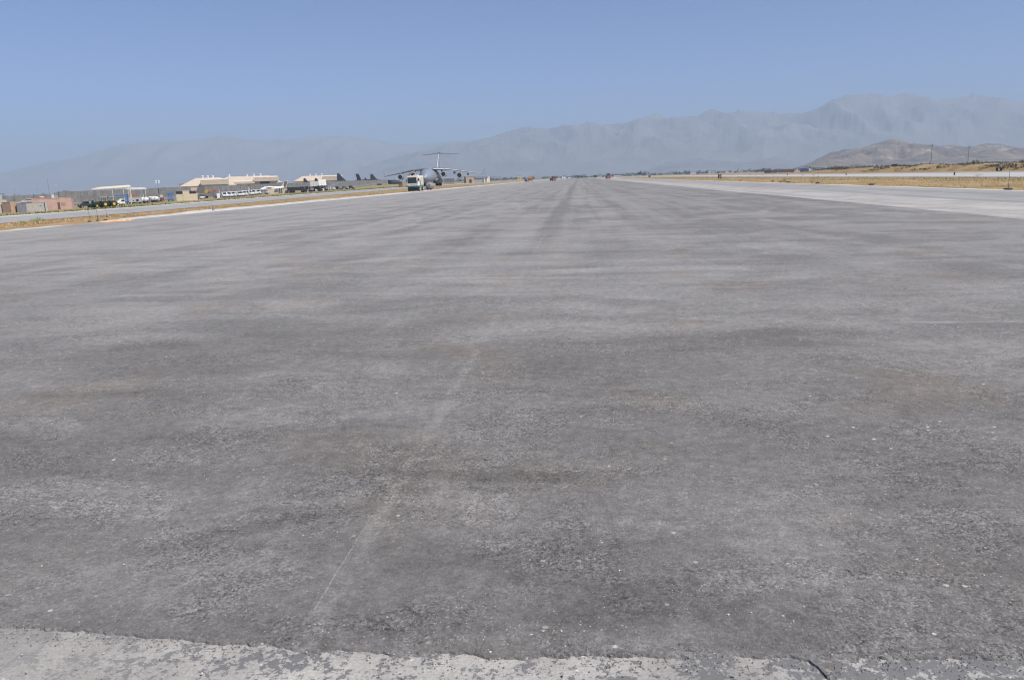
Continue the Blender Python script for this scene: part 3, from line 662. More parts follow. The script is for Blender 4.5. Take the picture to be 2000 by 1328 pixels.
# ------------------------------------------------------------------ vehicles
def wheels(t, xs_, yw, r_, wd=.28, hub=galv_m, nm='wheel'):
    for x in xs_:
        for sg in (-1, 1):
            w_ = MB().cyl((x, sg * yw, r_), (x, sg * (yw - wd), r_), r_, r_, 16).build(nm, black_m, t, smooth=True)
            MB().cyl((x, sg * (yw + .02), r_), (x, sg * (yw - .1), r_), r_ * .55, r_ * .5, 12).build('hub', hub, w_, smooth=True)
def tractor(p, rz, label, canopy_m, group):
    t = thing('tractor', label, 'tractor', p, rz, group)
    MB().prism([(.2, .75), (2.0, .75), (2.05, 1.35), (1.8, 1.5), (.2, 1.6)], 'y', -.38, .38).build('hood', jgreen_m, t, bevel=.04)
    MB().box(-1.1, .4, -.42, .42, .55, 1.1).build('chassis', dark_m, t)
    for s_ in (-1, 1):
        MB().prism([(-1.5, 1.0), (-1.3, 1.6), (-.3, 1.65), (.1, 1.1)], 'y', s_ * .55, s_ * .95).build('fender', jgreen_m, t)
        w_ = MB().cyl((-.75, s_ * 1.05, .82), (-.75, s_ * .6, .82), .82, .82, 20).build('rear_wheel', black_m, t, smooth=True)
        MB().cyl((-.75, s_ * 1.08, .82), (-.75, s_ * .95, .82), .40, .36, 16).build('hub', yellow_m, w_, smooth=True)
        w_ = MB().cyl((1.45, s_ * .9, .5), (1.45, s_ * .6, .5), .5, .5, 16).build('front_wheel', black_m, t, smooth=True)
        MB().cyl((1.45, s_ * .92, .5), (1.45, s_ * .8, .5), .27, .25, 12).build('hub', yellow_m, w_, smooth=True)
    for x in (-1.25, -.1):
        for s_ in (-1, 1): MB().cyl((x, s_ * .5, 1.0), (x, s_ * .5, 2.62), .05, .05, 6).build('canopy_post', dark_m, t)
    MB().box(-1.55, .3, -.75, .75, 2.62, 2.72).build('canopy', canopy_m, t, bevel=.03)
    MB().box(-.9, -.4, -.25, .25, 1.1, 1.7).build('seat', yellow_m, t, bevel=.05)
    MB().cyl((1.2, .2, 1.5), (1.2, .2, 2.3), .05).build('exhaust', dark_m, t); return t
p = ground(197, 404.2, 7.4); t0 = tractor(p, face(p) + rad(-150), 'left of two green tractors with yellow wheels and a canopy', zinc_m, 'green tractors by the blast wall')
p = ground(214, 403.2, 7.3); dup(t0, p, face(p) + rad(-148), 'right of two green tractors, beside the yellow roller')
# black pickup / utility truck
def pickup(name, label, p, rz, body, cat='pickup truck', group=None, L=5.0, W=1.8, glass=glass_m):
    t = thing(name, label, cat, p, rz, group)
    MB().prism([(-L / 2, .5), (L / 2, .5), (L / 2, .95), (L / 2 - .15, 1.05), (.7, 1.1), (-L / 2, 1.1)], 'y', -W / 2, W / 2).build('body', body, t, bevel=.06)
    MB().prism([(-.75, 1.1), (.9, 1.1), (.35, 1.72), (-.65, 1.75)], 'y', -W / 2 + .1, W / 2 - .1).build('cab', body, t, bevel=.05)
    MB().prism([(-.6, 1.18), (.7, 1.18), (.3, 1.62), (-.55, 1.64)], 'y', -W / 2 + .07, W / 2 - .07).build('side_window', glass, t)
    MB().add([(.93, -W / 2 + .2, 1.14), (.93, W / 2 - .2, 1.14), (.42, W / 2 - .25, 1.68), (.42, -W / 2 + .25, 1.68)], [(0, 1, 2, 3)]).build('windscreen', glass, t)
    wheels(t, (-L * .3, L * .32), W / 2, .38)
    for s_ in (-1, 1): MB().box(L / 2 - .02, L / 2 + .03, s_ * .6 - .18, s_ * .6 + .18, .72, .92).build('headlight', lamp_m, t)
    MB().box(L / 2 - .02, L / 2 + .08, -W / 2, W / 2, .38, .58).build('bumper', dark_m, t); return t
p = ground(168, 406, 7.2); tpk = pickup('utility_vehicle', 'small black utility vehicle with open cage, leftmost of the parked machines', p, face(p) + rad(-160), dark_m, 'utility vehicle', L=3.6, W=1.6)
p = ground(183, 405, 7.3); t = thing('mower_implement', 'dark green cutting implement parked between the black vehicle and tractor', 'implement', p, face(p) + rad(20))
MB().box(-.9, .9, -.6, .6, .4, 1.0).build('deck', jgreen_m, t, bevel=.08); MB().prism([(-.6, 1.0), (.6, 1.0), (.1, 1.9), (-.2, 1.9)], 'y', -.2, .2).build('hitch_frame', dark_m, t)
for x in (-.7, .7): MB().cyl((x, -.7, .3), (x, -.5, .3), .3).build('wheel', black_m, t, smooth=True)
# yellow roller
p = ground(225, 401.5, 6.9); t = thing('yellow_sprayer', 'yellow tank on a small two wheel cart right of the tractors', 'sprayer', p, face(p))
MB().ell((-.1, 0, 1.25), (.38, .5, .5)).build('tank', yellow_m, t, smooth=True); MB().box(-.4, .9, -.3, .3, .5, .75).build('frame', dark_m, t)
MB().prism([(.2, .75), (.9, .75), (.6, 1.3), (.25, 1.25)], 'y', -.3, .3).build('engine_cover', greyd_m, t)
for x in (-.2, .8): 
    w_ = MB().cyl((x, -.5, .36), (x, -.25, .36), .36).build('wheel', black_m, t, smooth=True); MB().cyl((x, -.53, .36), (x, -.45, .36), .18).build('hub', lamp_m, w_)
p = ground(236, 400.8, 6.8); t = thing('compressor_trailer', 'pale cream trailer compressor on two wheels beside blue lift', 'trailer', p, face(p) + rad(10))
MB().prism([(-1.1, .55), (1.2, .55), (1.0, 1.7), (.1, 2.0), (-.9, 1.2)], 'y', -.6, .6).build('cover', cream_m, t, bevel=.06); wheels(t, (-.55, .5), .7, .36)
MB().cyl((-1.1, 0, .6), (-2.0, 0, .45), .05).build('drawbar', dark_m, t); MB().box(.15, 1.02, -.63, -.602, 1.2, 1.7).build('dark_panel', glass_m, t)
# blue lift
p = ground(247, 400.5, 6.4); t = thing('boom_lift', 'blue articulated boom lift folded between cream trailer and grey generator', 'lift', p, face(p))
MB().box(-.9, .9, -.7, .7, .5, 1.1).build('chassis', blue_m, t, bevel=.05); wheels(t, (-.6, .6), .8, .4)
b = MB(); b.cyl((.5, 0, 1.1), (.7, 0, 3.1), .22, .2, 6); b.cyl((.7, 0, 3.0), (-3.2, -.1, 2.75), .16, .13, 6); b.cyl((.5, 0, 2.4), (-2.6, -.1, 2.2), .12, .1, 6); b.build('boom', blue_m, t)
b = MB(); b.box(-3.9, -3.1, -.4, .4, 2.2, 2.3)
for x in (-3.9, -3.14):
    for y in (-.4, .36): b.box(x, x + .04, y, y + .04, 2.3, 3.2)
b.box(-3.9, -3.1, -.4, -.36, 3.15, 3.2); b.box(-3.9, -3.1, .36, .4, 3.15, 3.2); b.build('basket', blue_m, t)
# scissor lift (blue) on the right
p = ground(334, 394, 5.6); t = thing('scissor_lift', 'blue scissor lift standing left of the tan block house', 'lift', p, face(p) + rad(8))
MB().box(-.9, .9, -.45, .45, .3, .85).build('chassis', blue_m, t, bevel=.04); wheels(t, (-.6, .6), .5, .25, .16)
b = MB()
for z in (.85, 1.35, 1.85):
    for y in (-.4, .36): b.cyl((-.75, y, z), (.75, y, z + .5), .045, .045, 6); b.cyl((.75, y, z), (-.75, y, z + .5), .045, .045, 6)
b.build('scissor_arms', blue_m, t)
MB().box(-1.0, .9, -.5, .5, 2.35, 2.85).build('platform', blue_m, t)
b = MB()
for x in (-1, -.05, .86): b.box(x, x + .05, -.5, -.45, 2.85, 3.75); b.box(x, x + .05, .45, .5, 2.85, 3.75)
b.box(-1, .9, -.5, -.45, 3.7, 3.76); b.box(-1, .9, .45, .5, 3.7, 3.76); b.build('guard_rail', blue_m, t)
# generators and tanks
def gen(name, label, u, v, s, L, Hh, mat, rot=0, group=None, round_=False):
    p = ground(u, v, s); t = thing(name, label, 'generator' if not round_ else 'tank', p, face(p) + rot, group)
    if round_:
        b = MB(); rr = Hh * .46
        rings = [[(x, q * rr * math.cos(a * math.pi / 8), .55 + rr + q * rr * math.sin(a * math.pi / 8)) for a in range(16)] for x, q in ((-L / 2, .5), (-L / 2 + .15, .95), (-L / 2 + .3, 1), (L / 2 - .3, 1), (L / 2 - .15, .95), (L / 2, .5))]
        b.loft(rings).build('tank_body', mat, t, smooth=True)
    else:
        MB().box(-L / 2, L / 2, -.8, .8, .5, .5 + Hh).build('housing', mat, t, bevel=.06)
        MB().box(.1 * L, .3 * L, -.83, -.8, .8, .5 + Hh * .6).build('grille', dark_m, t); MB().box(-.15 * L, -.08 * L, -.83, -.8, .9, 1.15).build('control_panel', dark_m, t)
        MB().box(-L / 2 - .05, L / 2 + .05, -.85, .85, .5 + Hh, .56 + Hh).build('lid', white_m, t)
    MB().box(-L / 2 + .1, L / 2 - .1, -.6, .6, .35, .5).build('skid', dark_m, t); wheels(t, (-L * .25, L * .25), .8, .3, .2)
    MB().cyl((-L / 2, 0, .4), (-L / 2 - .9, 0, .35), .05).build('drawbar', dark_m, t); return t
gen('generator_trailer', 'long grey trailer generator with dark grille right of the blue boom lift', 265, 398.5, 6.1, 3.7, 1.5, M('light_grey_housing', (.42, .43, .43), .4), rad(-8))
gen('tank_trailer', 'white rounded tank trailer next to the long grey generator', 279, 396.6, 5.9, 1.6, 1.5, white_m, rad(70), 'white tank trailers by the wall', True)
gen('tank_trailer', 'second white rounded tank trailer right of the grey generator', 286, 396.0, 5.9, 1.6, 1.5, white_m, rad(68), 'white tank trailers by the wall', True)
gen('generator_trailer', 'short mid grey generator between the white tank trailers', 291, 395.4, 5.8, 1.2, 1.2, greyd_m, rad(10))
for i, (u_, lb) in enumerate([(295, 'left of the three white trailers under the light tower'), (300, 'middle one of the three white trailers under the light tower'), (305, 'right of the three white trailers under the light tower')]):
    gen('generator_trailer', lb, u_, 395 - i * .4, 5.7, 1.5, 1.55, white_m, rad(60), 'white trailers under the light tower', True)
gen('generator_trailer', 'pale grey covered trailer left of the red machine', 312.5, 393.6, 5.5, 1.7, 1.7, greyc_m, rad(30))
gen('generator_trailer', 'small dark red machine at the right end of the white trailers', 317.5, 393.6, 5.6, .9, 1.0, red_m, rad(10))
# tan block house
p = ground(365.5, 392.3, 5.5); t = thing('block_house', 'tan block house with raised centre and two dark shuttered bays', 'building', p, face(p) + rad(-4))
MB().box(-3.4, 3.5, 0, 2.5, -.4, 2.3).build('wall', M('cream_block', (.62, .52, .37), .9, 0, .08), t)
MB().box(-1.2, 1.0, -.12, 2.3, -.4, 3.5).build('tower', MATS['cream_block'], t)
MB().box(-3.4, -1.2, .2, 2.3, 2.3, 3.3).build('dark_panel', dark_m, t); MB().box(1.0, 3.1, .2, 2.3, 2.3, 3.3).build('dark_panel', dark_m, t)
MB().box(-1.3, 1.1, -.2, 2.4, 3.5, 3.6).build('roof', MATS['cream_block'], t)
# buggies
def buggy(label, u, v, s, rot, body):
    p = ground(u, v, s); t = thing('golf_buggy', label, 'buggy', p, face(p) + rot, 'white buggies right of the block house')
    MB().prism([(-1.1, .35), (1.2, .35), (1.2, .8), (.6, .95), (.4, .45), (-.3, .45), (-.3, .9), (-1.1, .9)], 'y', -.6, .6).build('body', body, t, bevel=.05)
    b = MB()
    for x in (-.9, .6):
        for y in (-.55, .55): b.cyl((x, y, .8), (x * .8, y, 1.8), .03, .03, 6)
    b.build('roof_posts', dark_m, t); MB().box(-1.0, .8, -.62, .62, 1.8, 1.88).build('roof', greyc_m, t, bevel=.03)
    wheels(t, (-.8, .8), .6, .25, .18); MB().box(-.3, .1, -.5, .5, .9, 1.2).build('seat', dark_m, t); return t
buggy('dark framed buggy just right of the tan block house', 388, 388.5, 5.2, rad(-60), greyd_m)
buggy('white fronted buggy left of the orange vehicle', 396, 388, 5.2, rad(-100), white_m)
p = ground(412, 387.5, 5.0); t = thing('tipper_truck', 'grey truck with orange and yellow frame behind white boxes', 'truck', p, face(p) + rad(-20))
MB().box(-2.6, 1.2, -1.0, 1.0, .8, 1.9).build('bed', greyd_m, t, bevel=.05); MB().box(1.3, 2.7, -1.0, 1.0, .6, 2.3).build('cab', greyd_m, t, bevel=.1)
MB().box(-2.0, -.7, -.9, .9, 1.9, 3.0).build('load', yellow_m, t, bevel=.1); MB().box(-.5, 1.1, -.9, .9, 2.0, 2.9).build('load', orange_m, t, bevel=.1); MB().box(1.5, 2.3, -.8, .8, 2.3, 3.0).build('beacon_box', M('rust_brown', (.30, .10, .03), .7), t)
wheels(t, (-1.8, 1.9), 1.0, .45); MB().add([(2.72, -.8, 1.4), (2.72, .8, 1.4), (2.7, .8, 2.1), (2.7, -.8, 2.1)], [(0, 1, 2, 3)]).build('windscreen', glass_m, t)
ibox('cargo_box', 'box', 'left of two upright white boxes before the van row', 418, 386.3, 5.0, 1.25, 1.2, 1.75, white_m, 0, ribs=False)
ibox('cargo_box', 'box', 'taller right one of two upright white boxes before the van row', 427.5, 386.0, 5.0, 1.35, 1.2, 1.8, white_m, 0, ribs=False)
pole(429.3, 371.5, 386, 4.9, .14, 'white_post', 'short white post behind the taller white box', 'post', white_m)
# vans
def van(label, p, rz):
    t = thing('parked_van', label, 'van', p, rz, 'white vans parked in a row')
    L, W = 4.9, 1.8
    MB().prism([(-L / 2, .45), (L / 2, .45), (L / 2, 1.0), (L / 2 - .75, 1.2), (L / 2 - 1.5, 2.0), (-L / 2 + .1, 2.08), (-L / 2, 1.9)], 'y', -W / 2, W / 2).build('body', white_m, t, bevel=.08)
    for s_ in (-1, 1):
        MB().prism([(-L / 2 + .3, 1.25), (1.25, 1.25), (.85, 1.82), (-L / 2 + .3, 1.85)], 'y', s_ * W / 2 - .01, s_ * (W / 2 + .012)).build('side_windows', glass_m, t)
        MB().box(L / 2 - .03, L / 2 + .02, s_ * .62 - .2, s_ * .62 + .2, .75, .95).build('headlight', lamp_m, t)
    MB().add([(L / 2 - .72, -.72, 1.25), (L / 2 - .72, .72, 1.25), (L / 2 - 1.4, .68, 1.94), (L / 2 - 1.4, -.68, 1.94)], [(0, 1, 2, 3)]).build('windscreen', glass_m, t)
    MB().box(L / 2 - .02, L / 2 + .08, -W / 2, W / 2, .38, .62).build('bumper', greyd_m, t); MB().box(L / 2 - .02, L / 2 + .03, -.4, .4, .72, .92).build('grille', dark_m, t)
    wheels(t, (-L * .3, L * .3), W / 2, .34); return t
ordn = ['leftmost', 'second from the left', 'third from the left', 'fourth from the left', 'middle one', 'fourth from the right', 'third from the right', 'second from the right', 'rightmost']
vus = [(437, 385.6), (446, 385.0), (454, 384.4), (461, 383.8), (469, 383.2), (476, 382.6), (484.5, 382.0), (494, 381.4), (503, 380.6)]
v0 = None
for i, (u_, v_) in enumerate(vus):
    p = ground(u_, v_, 5.0 - .055 * i); rz = face(p) + rad(-90 + (18 if i not in (3, 6) else 52)); lb = 'white van, %s of the parked row before the blast wall' % ordn[i]
    if v0 is None: v0 = van(lb, p, rz)
    else: dup(v0, p, rz, lb)
p = ground(514, 380.3, 4.5); pickup('pickup_truck', 'silver grey pickup truck at the right end of the van row', p, face(p) + rad(-30), M('silver_paint', (.45, .46, .48), .35))

# aircraft: generic helpers
def wing(b, x0, x1, le0, le1, c0, c1, z0, z1, th0, th1):
    def sec(x, le, c, z, th): return [(x, le, z), (x, le + c * .3, z + th * .6), (x, le + c * .7, z + th * .35), (x, le + c, z), (x, le + c * .7, z - th * .25), (x, le + c * .3, z - th * .4)]
    b.loft([sec(x0, le0, c0, z0, th0), sec(x1, le1, c1, z1, th1)])
def fin(b, y0, z0, y1, z1, c0, c1, th):
    def sec(y, z, c, t_): return [(0, y, z), (t_ / 2, y + c * .3, z), (t_ / 2 * .7, y + c * .7, z), (0, y + c, z), (-t_ / 2 * .7, y + c * .7, z), (-t_ / 2, y + c * .3, z)]
    b.loft([sec(y0, z0, c0, th), sec((y0 + y1) / 2, (z0 + z1) / 2, (c0 + c1) / 2, th * .85), sec(y1, z1, c1, th * .7)])
def fus(secs, n=24):
    return [[(rx_ * math.cos(2 * math.pi * i / n), y, zc + rz_ * math.sin(2 * math.pi * i / n)) for i in range(n)] for (y, zc, rx_, rz_) in secs]
# small white transport beyond the vans
p = ground(508, 379.3, 4.15); t = thing('small_aircraft', 'small white twin aircraft with grey swept tail behind the vans', 'aircraft', p, face(p) + rad(-82))
b = MB(); b.loft(fus([(0, 1.9, .1, .1), (.8, 2.0, .5, .55), (2, 2.15, .8, .85), (7, 2.2, .82, .85), (10, 2.5, .5, .5), (12.5, 2.9, .12, .15)], 16)); b.build('fuselage', white_m, t, smooth=True)
b = MB(); [wing(b, 0, sg * 5.2, 3.6, 4.4, 1.8, 1.1, 2.6, 2.7, .3, .15) for sg in (-1, 1)]; b.build('wings', white_m, t)
b = MB(); fin(b, 9.4, 2.8, 12.2, 5.6, 3.0, 1.4, .3); b.build('tail_fin', greyc_m, t)
b = MB(); [wing(b, 0, sg * 2.8, 11.6, 12.4, 1.5, .9, 5.4, 5.45, .2, .1) for sg in (-1, 1)]; b.build('tailplane', white_m, t)
for sg in (-1, 1):
    MB().loft([[(sg * 2.4 + q * math.cos(a * .6283), y, 2.9 + q * math.sin(a * .6283)) for a in range(10)] for y, q in ((2.6, .2), (2.9, .38), (4.8, .38), (6, .15))]).build('engine', white_m, t, smooth=True)
    MB().cyl((sg * 1.2, 4.6, .35), (sg * 1.4, 4.6, .35), .35).build('wheel', black_m, t)
MB().box(-.03, .83, 2.2, 7, 2.3, 2.5).build('window_strip', dark_m, t)

# big tan hangar (front faces a little left, so left cheeks show)
def hangar(u, v, s, rot, label, W, D_, ze, zr, bays, mat, roofm, hip=5, vents=(), name='hangar'):
    p = ground(u, v, s); t = thing(name, label, 'hangar', p, face(p) + rot)
    MB().box(-W / 2, W / 2, 0, D_, -.5, ze).build('wall', mat, t)
    MB().add([(-W / 2 - .4, -.4, ze), (W / 2 + .4, -.4, ze), (W / 2 + .4, D_ + .4, ze), (-W / 2 - .4, D_ + .4, ze), (-W / 2 + hip, D_ / 2 - 2, zr), (W / 2 - hip, D_ / 2 - 2, zr), (W / 2 - hip, D_ / 2 + 2, zr), (-W / 2 + hip, D_ / 2 + 2, zr)],
             [(0, 1, 5, 4), (1, 2, 6, 5), (2, 3, 7, 6), (3, 0, 4, 7), (4, 5, 6, 7), (0, 3, 2, 1)]).build('roof', mat, t)
    for (x0, x1, zb, zt, dp, op) in bays:
        by = MB().prism([(-dp, zb), (-dp, zt - .9), (-dp + 1.6, zt), (1.5, zt), (1.5, zb)], 'x', x0, x1).build('bay', mat, t)
        MB().add([(x0 - .15, -dp - .1, zt - .85), (x1 + .15, -dp - .1, zt - .85), (x1 + .15, -dp + 1.6, zt + .06), (x0 - .15, -dp + 1.6, zt + .06), (x1 + .15, 1.6, zt + .06), (x0 - .15, 1.6, zt + .06)], [(0, 1, 2, 3), (3, 2, 4, 5)]).build('canopy_roof', roofm, by)
        MB().box(x0 - .12, x0 - .02, -dp + .05, 1.4, zb, zt - 1.0).build('bay_side_shade', brown_m, by)  # dark sheet paints the shade on the left side of the bay
        MB().box(x0 + .5, x1 - .5, -dp + 1.2, 1.4, -.5, zb - .02).build('door_recess', greyc_m, by)
        if op: MB().box(x0 + op[0], x0 + op[1], -dp + 1.1, -dp + 1.19, zb - 1.9, zb - .2).build('opening', dark_m, by)
    for x in vents:
        vt = MB().cyl((x, D_ / 2, zr), (x, D_ / 2, zr + 1.2), .55, .55, 10).build('roof_vent', white_m, t); MB().cyl((x, D_ / 2, zr + 1.2), (x, D_ / 2, zr + 1.6), .85, .3, 10).build('vent_cap', white_m, vt)
    return t
hangar(401, 372, 2.75, rad(-14), 'tan hangar with left sloping roof, nearer the block house', 34, 22, 4.6, 10.2, [(-1.6, 16.5, 5.2, 9.3, 4, None)], tan_m, tanl_m, 9, (-3.5, 0, 3.6))
hangar(482, 367, 2.6, rad(-10), 'longer tan hangar with two front bays right of the first', 46, 24, 5.2, 10.6, [(-8, 7, 4.9, 7.2, 5, None), (6.5, 23.5, 6.4, 10.0, 5, (4, 11))], tan_m, tanl_m, 8, (-14, -1, 4, 9))
hangar(617, 363.5, 2.3, rad(-10), 'smaller tan hangar behind the white barrier blocks', 36, 20, 5.6, 9.8, [(7.0, 23, 5.2, 9.6, 5, (3, 12))], tan_m, tanl_m, 6, (-6, -1, 4))
p = ground(356, 372, 2.3); t = thing('radio_tower', 'small reddish tower just left of the first hangar roof', 'tower', p, face(p)); MB().box(-2.2, 2.2, 0, 2, 6.4, 7.5).build('cabin', M('dusty_red_brown', (.30, .18, .14), .9), t)
b = MB(); [b.cyl((x, y, -1), (x * .8, y, 6.6), .15, .15, 6) for x in (-1.8, 1.8) for y in (0, 2)]; b.build('legs', dark_m, t)
# low structures right of the vans
p = ground(546, 379.3, 4.3); t = thing('low_wall', 'low tan block wall between vans and dark trucks', 'wall', p, face(p)); MB().box(-5.0, -.7, .5, .9, -.4, 2.1).build('panels', tan_m, t); MB().box(1.1, 4.6, .5, .9, -.4, 1.9).build('panels', tan_m, t)
p = ground(546, 379, 4.3); t = thing('white_canopy', 'white flat-topped shelter on dark legs before the tan wall', 'shelter', p, face(p)); MB().box(-1.5, 1.1, -.6, .4, 2.2, 2.5).build('roof', white_m, t, bevel=.1)
for x in (0, .9): MB().box(x, x + .35, -.2, .1, -.1, 2.2).build('leg', dark_m, t)
ibox('shipping_container', 'container', 'brown upright container left of the black trucks', 566, 377.8, 4.3, 1.6, 2, 2.6, M('red_brown_container', (.32, .17, .13), .8), rad(15))
# lorries
def lorry(label, u, v, s, rot, bed, cab, L=7.0, load=None, group='parked trucks beside the left taxiway'):
    p = ground(u, v, s); t = thing('parked_truck', label, 'truck', p, face(p) + rot, group)
    MB().box(-L / 2, L / 2 - 1.9, -1.15, 1.15, 1.0, 2.5).build('bed', bed, t, bevel=.05)
    MB().prism([(L / 2 - 1.7, .7), (L / 2, .7), (L / 2, 1.7), (L / 2 - .25, 2.5), (L / 2 - 1.7, 2.55)], 'y', -1.1, 1.1).build('cab', cab, t, bevel=.08)
    MB().add([(L / 2 + .01, -.95, 1.75), (L / 2 + .01, .95, 1.75), (L / 2 - .22, .9, 2.4), (L / 2 - .22, -.9, 2.4)], [(0, 1, 2, 3)]).build('windscreen', glass_m, t)
    for s_ in (-1, 1): MB().box(L / 2 - 1.2, L / 2 - .4, s_ * 1.1 - .01, s_ * 1.11 + .01, 1.65, 2.25).build('side_window', glass_m, t)
    wheels(t, (-L * .34, -L * .2, L * .33), 1.1, .5, .35, dark_m); return t
lorry('long black tipper truck, leftmost of the dark trucks', 580, 376.2, 4.3, rad(-12), dark_m, dark_m, 7.6)
lorry('black truck cab with grey bonnet beside the white barrier blocks', 600, 375.2, 4.2, rad(-28), dark_m, greyd_m, 5.6)
lorry('dark flatbed truck directly before the white barrier blocks', 617, 374.2, 4.1, rad(-20), dark_m, dark_m, 5.2)
lorry('dark truck at the right foot of the white barrier blocks', 631, 373.2, 4.0, rad(-20), dark_m, greyd_m, 4.6)
wall(605.5, 355.0, 3.7, 624, 354.0, 3.7, 'left pair of tall whitish barrier blocks with stepped top', 1.9, M('whitish_concrete', (.70, .68, .64), .9, 0, .1, .6), 'barrier_block')
wall(621, 350.8, 3.85, 636, 350.6, 3.8, 'right pair of tall whitish barrier blocks, slightly higher', 1.9, MATS['whitish_concrete'], 'barrier_block')
p = ground(646, 371.2, 3.8); pickup('pickup_truck', 'white pickup truck right of the whitish barrier blocks', p, face(p) + rad(-40), white_m)
p = ground(659, 370, 3.7); pickup('pickup_truck', 'dark pickup under the tallest dark tail fin', p, face(p) + rad(-60), dark_m)
p = ground(672, 369.4, 3.6); pickup('pickup_truck', 'grey pickup between the dark pickup and the black jeep', p, face(p) + rad(-30), M('blue_grey_paint', (.22, .25, .30), .5))
p = ground(685, 368.3, 3.5); pickup('pickup_truck', 'black vehicle with pale roof further right along the wall', p, face(p) + rad(-30), dark_m)
p = ground(691, 368.0, 3.5); t = thing('water_tank', 'small white tank beside the black vehicle with pale roof', 'tank', p, face(p)); MB().cyl((0, 0, 0), (0, 0, 1.4), .55, .5, 14).build('tank_body', white_m, t, smooth=True); MB().cyl((0, 0, 1.4), (0, 0, 1.55), .2, .2, 10).build('cap', dark_m, t)
p = ground(652, 371, 3.7); t = thing('satellite_trailer', 'dark slanted panel trailer behind the white pickup', 'trailer', p, face(p)); MB().add([(-2.2, 0, .9), (.4, 0, 1.4), (1.0, .5, 4.0), (-.2, .5, 4.0), (-2.2, .15, .9), (.4, .15, 1.4), (1.0, .65, 4.0), (-.2, .65, 4.0)], [(0, 1, 2, 3), (7, 6, 5, 4), (0, 4, 5, 1), (1, 5, 6, 2), (2, 6, 7, 3), (3, 7, 4, 0)]).build('panel', greyd_m, t); wheels(t, (-.3,), .7, .35); MB().box(-.6, .4, -.5, .5, .5, .9).build('chassis', dark_m, t)
p = ground(747, 362, 2.9)
ibox('storage_box', 'box', 'low dark crate by the wall end left of the large aircraft', 741, 361.8, 2.9, 3, 1.4, .9, dark_m, 0, ribs=False)
ibox('dumpster', 'dumpster', 'orange brown dumpster left of the sweeper truck', 783.5, 363.5, 3.5, 2.3, 1.6, 1.6, M('orange_brown_paint', (.42, .20, .03), .6), rad(-25))

# dark four-engine transports behind the wall
def transport(p, rz, label):
    t = thing('transport_aircraft', label, 'aircraft', p, rz, 'dark transports parked behind the wall')
    MB().loft(fus([(0, 2.6, .1, .1), (.7, 2.6, 1.1, 1.1), (2.2, 2.9, 1.8, 1.7), (4, 3.1, 2.1, 2.1), (17, 3.1, 2.15, 2.15), (22, 3.9, 1.6, 1.5), (27, 4.9, .8, .7), (29.5, 5.3, .2, .3)])).build('fuselage', navy_m, t, smooth=True)
    b = MB(); [wing(b, 0, sg * 20.2, 9.4, 10.6, 4.9, 2.6, 5.0, 5.6, .7, .3) for sg in (-1, 1)]; b.build('wings', navy_m, t)
    b = MB(); sec = lambda y, z, c, th: [(0, y, z), (th / 2, y + c * .3, z), (th * .35, y + c * .7, z), (0, y + c, z), (-th * .35, y + c * .7, z), (-th / 2, y + c * .3, z)]
    b.loft([sec(21.5, 5.0, 8.0, .5), sec(24.6, 8.0, 5.0, .42), sec(26.3, 10.3, 3.2, .35), sec(27.0, 11.2, 2.3, .28), sec(27.6, 11.7, 1.4, .2)]); b.build('tail_fin', navy_m, t)
    b = MB(); [wing(b, 0, sg * 8, 25.2, 26.4, 3.8, 2.0, 5.4, 5.5, .4, .2) for sg in (-1, 1)]; b.build('tailplane', navy_m, t)
    for x in (-10, -5, 5, 10):
        e = MB().loft([[(x + q * math.cos(a * .5236), y, 4.9 + q * math.sin(a * .5236)) for a in range(12)] for y, q in ((7.6, .3), (8.2, .55), (11, .6), (13.5, .25))]).build('engine', navy_m, t, smooth=True)
        b = MB()
        for a in range(4):
            c_, s_ = math.cos(a * math.pi / 2 + .4), math.sin(a * math.pi / 2 + .4); b.add([(x, 7.5, 4.9), (x + c_ * 2 - s_ * .18, 7.45, 4.9 + s_ * 2 + c_ * .18), (x + c_ * 2 + s_ * .18, 7.6, 4.9 + s_ * 2 - c_ * .18), (x, 7.65, 4.9)], [(0, 1, 2, 3)])
        b.build('propeller', dark_m, e)
    for (x, y) in ((-1.9, 11), (1.9, 11), (-1.9, 12.8), (1.9, 12.8), (0, 3.2)): MB().cyl((x - .2, y, .6), (x + .2, y, .6), .6).build('wheel', black_m, t)
    return t
def fin_place(u, vtip, s, k=1):      # put a transport so its fin tip shows at (u, vtip)
    q = at(u, vtip, s); zg = q.z - 11.7 * k; rz = face(q) + rad(90 - 6)
    off = Matrix.Rotation(rz, 3, 'Z') @ Vector((0, 28.3 * k, 0)); return Vector((q.x - off.x, q.y - off.y, zg)), rz
T0 = None
for (u_, v_, s_, lb) in [(660.5, 339, 2.35, 'dark transport with the tallest tail fin above the wall, right of the small hangar'), (594.5, 348.4, 2.95, 'dark smaller aircraft whose fin shows at the left end of the small hangar'),
                         (616.5, 348.4, 2.95, 'dark smaller aircraft whose fin shows before the middle of the small hangar'), (725.5, 340, 2.1, 'dark transport whose fin shows near the right end of the wall')]:
    kk = .58 if s_ > 2.9 else 1
    p, rz = fin_place(u_, v_, s_, kk)
    if T0 is None: T0 = transport(p, rz, lb)
    else: dup(T0, p, rz, lb, kk)
dup(T0, at(1205, 264.5, .42), face(at(1205, 300, .42)), 'tiny aircraft on approach in the sky before the mountains')
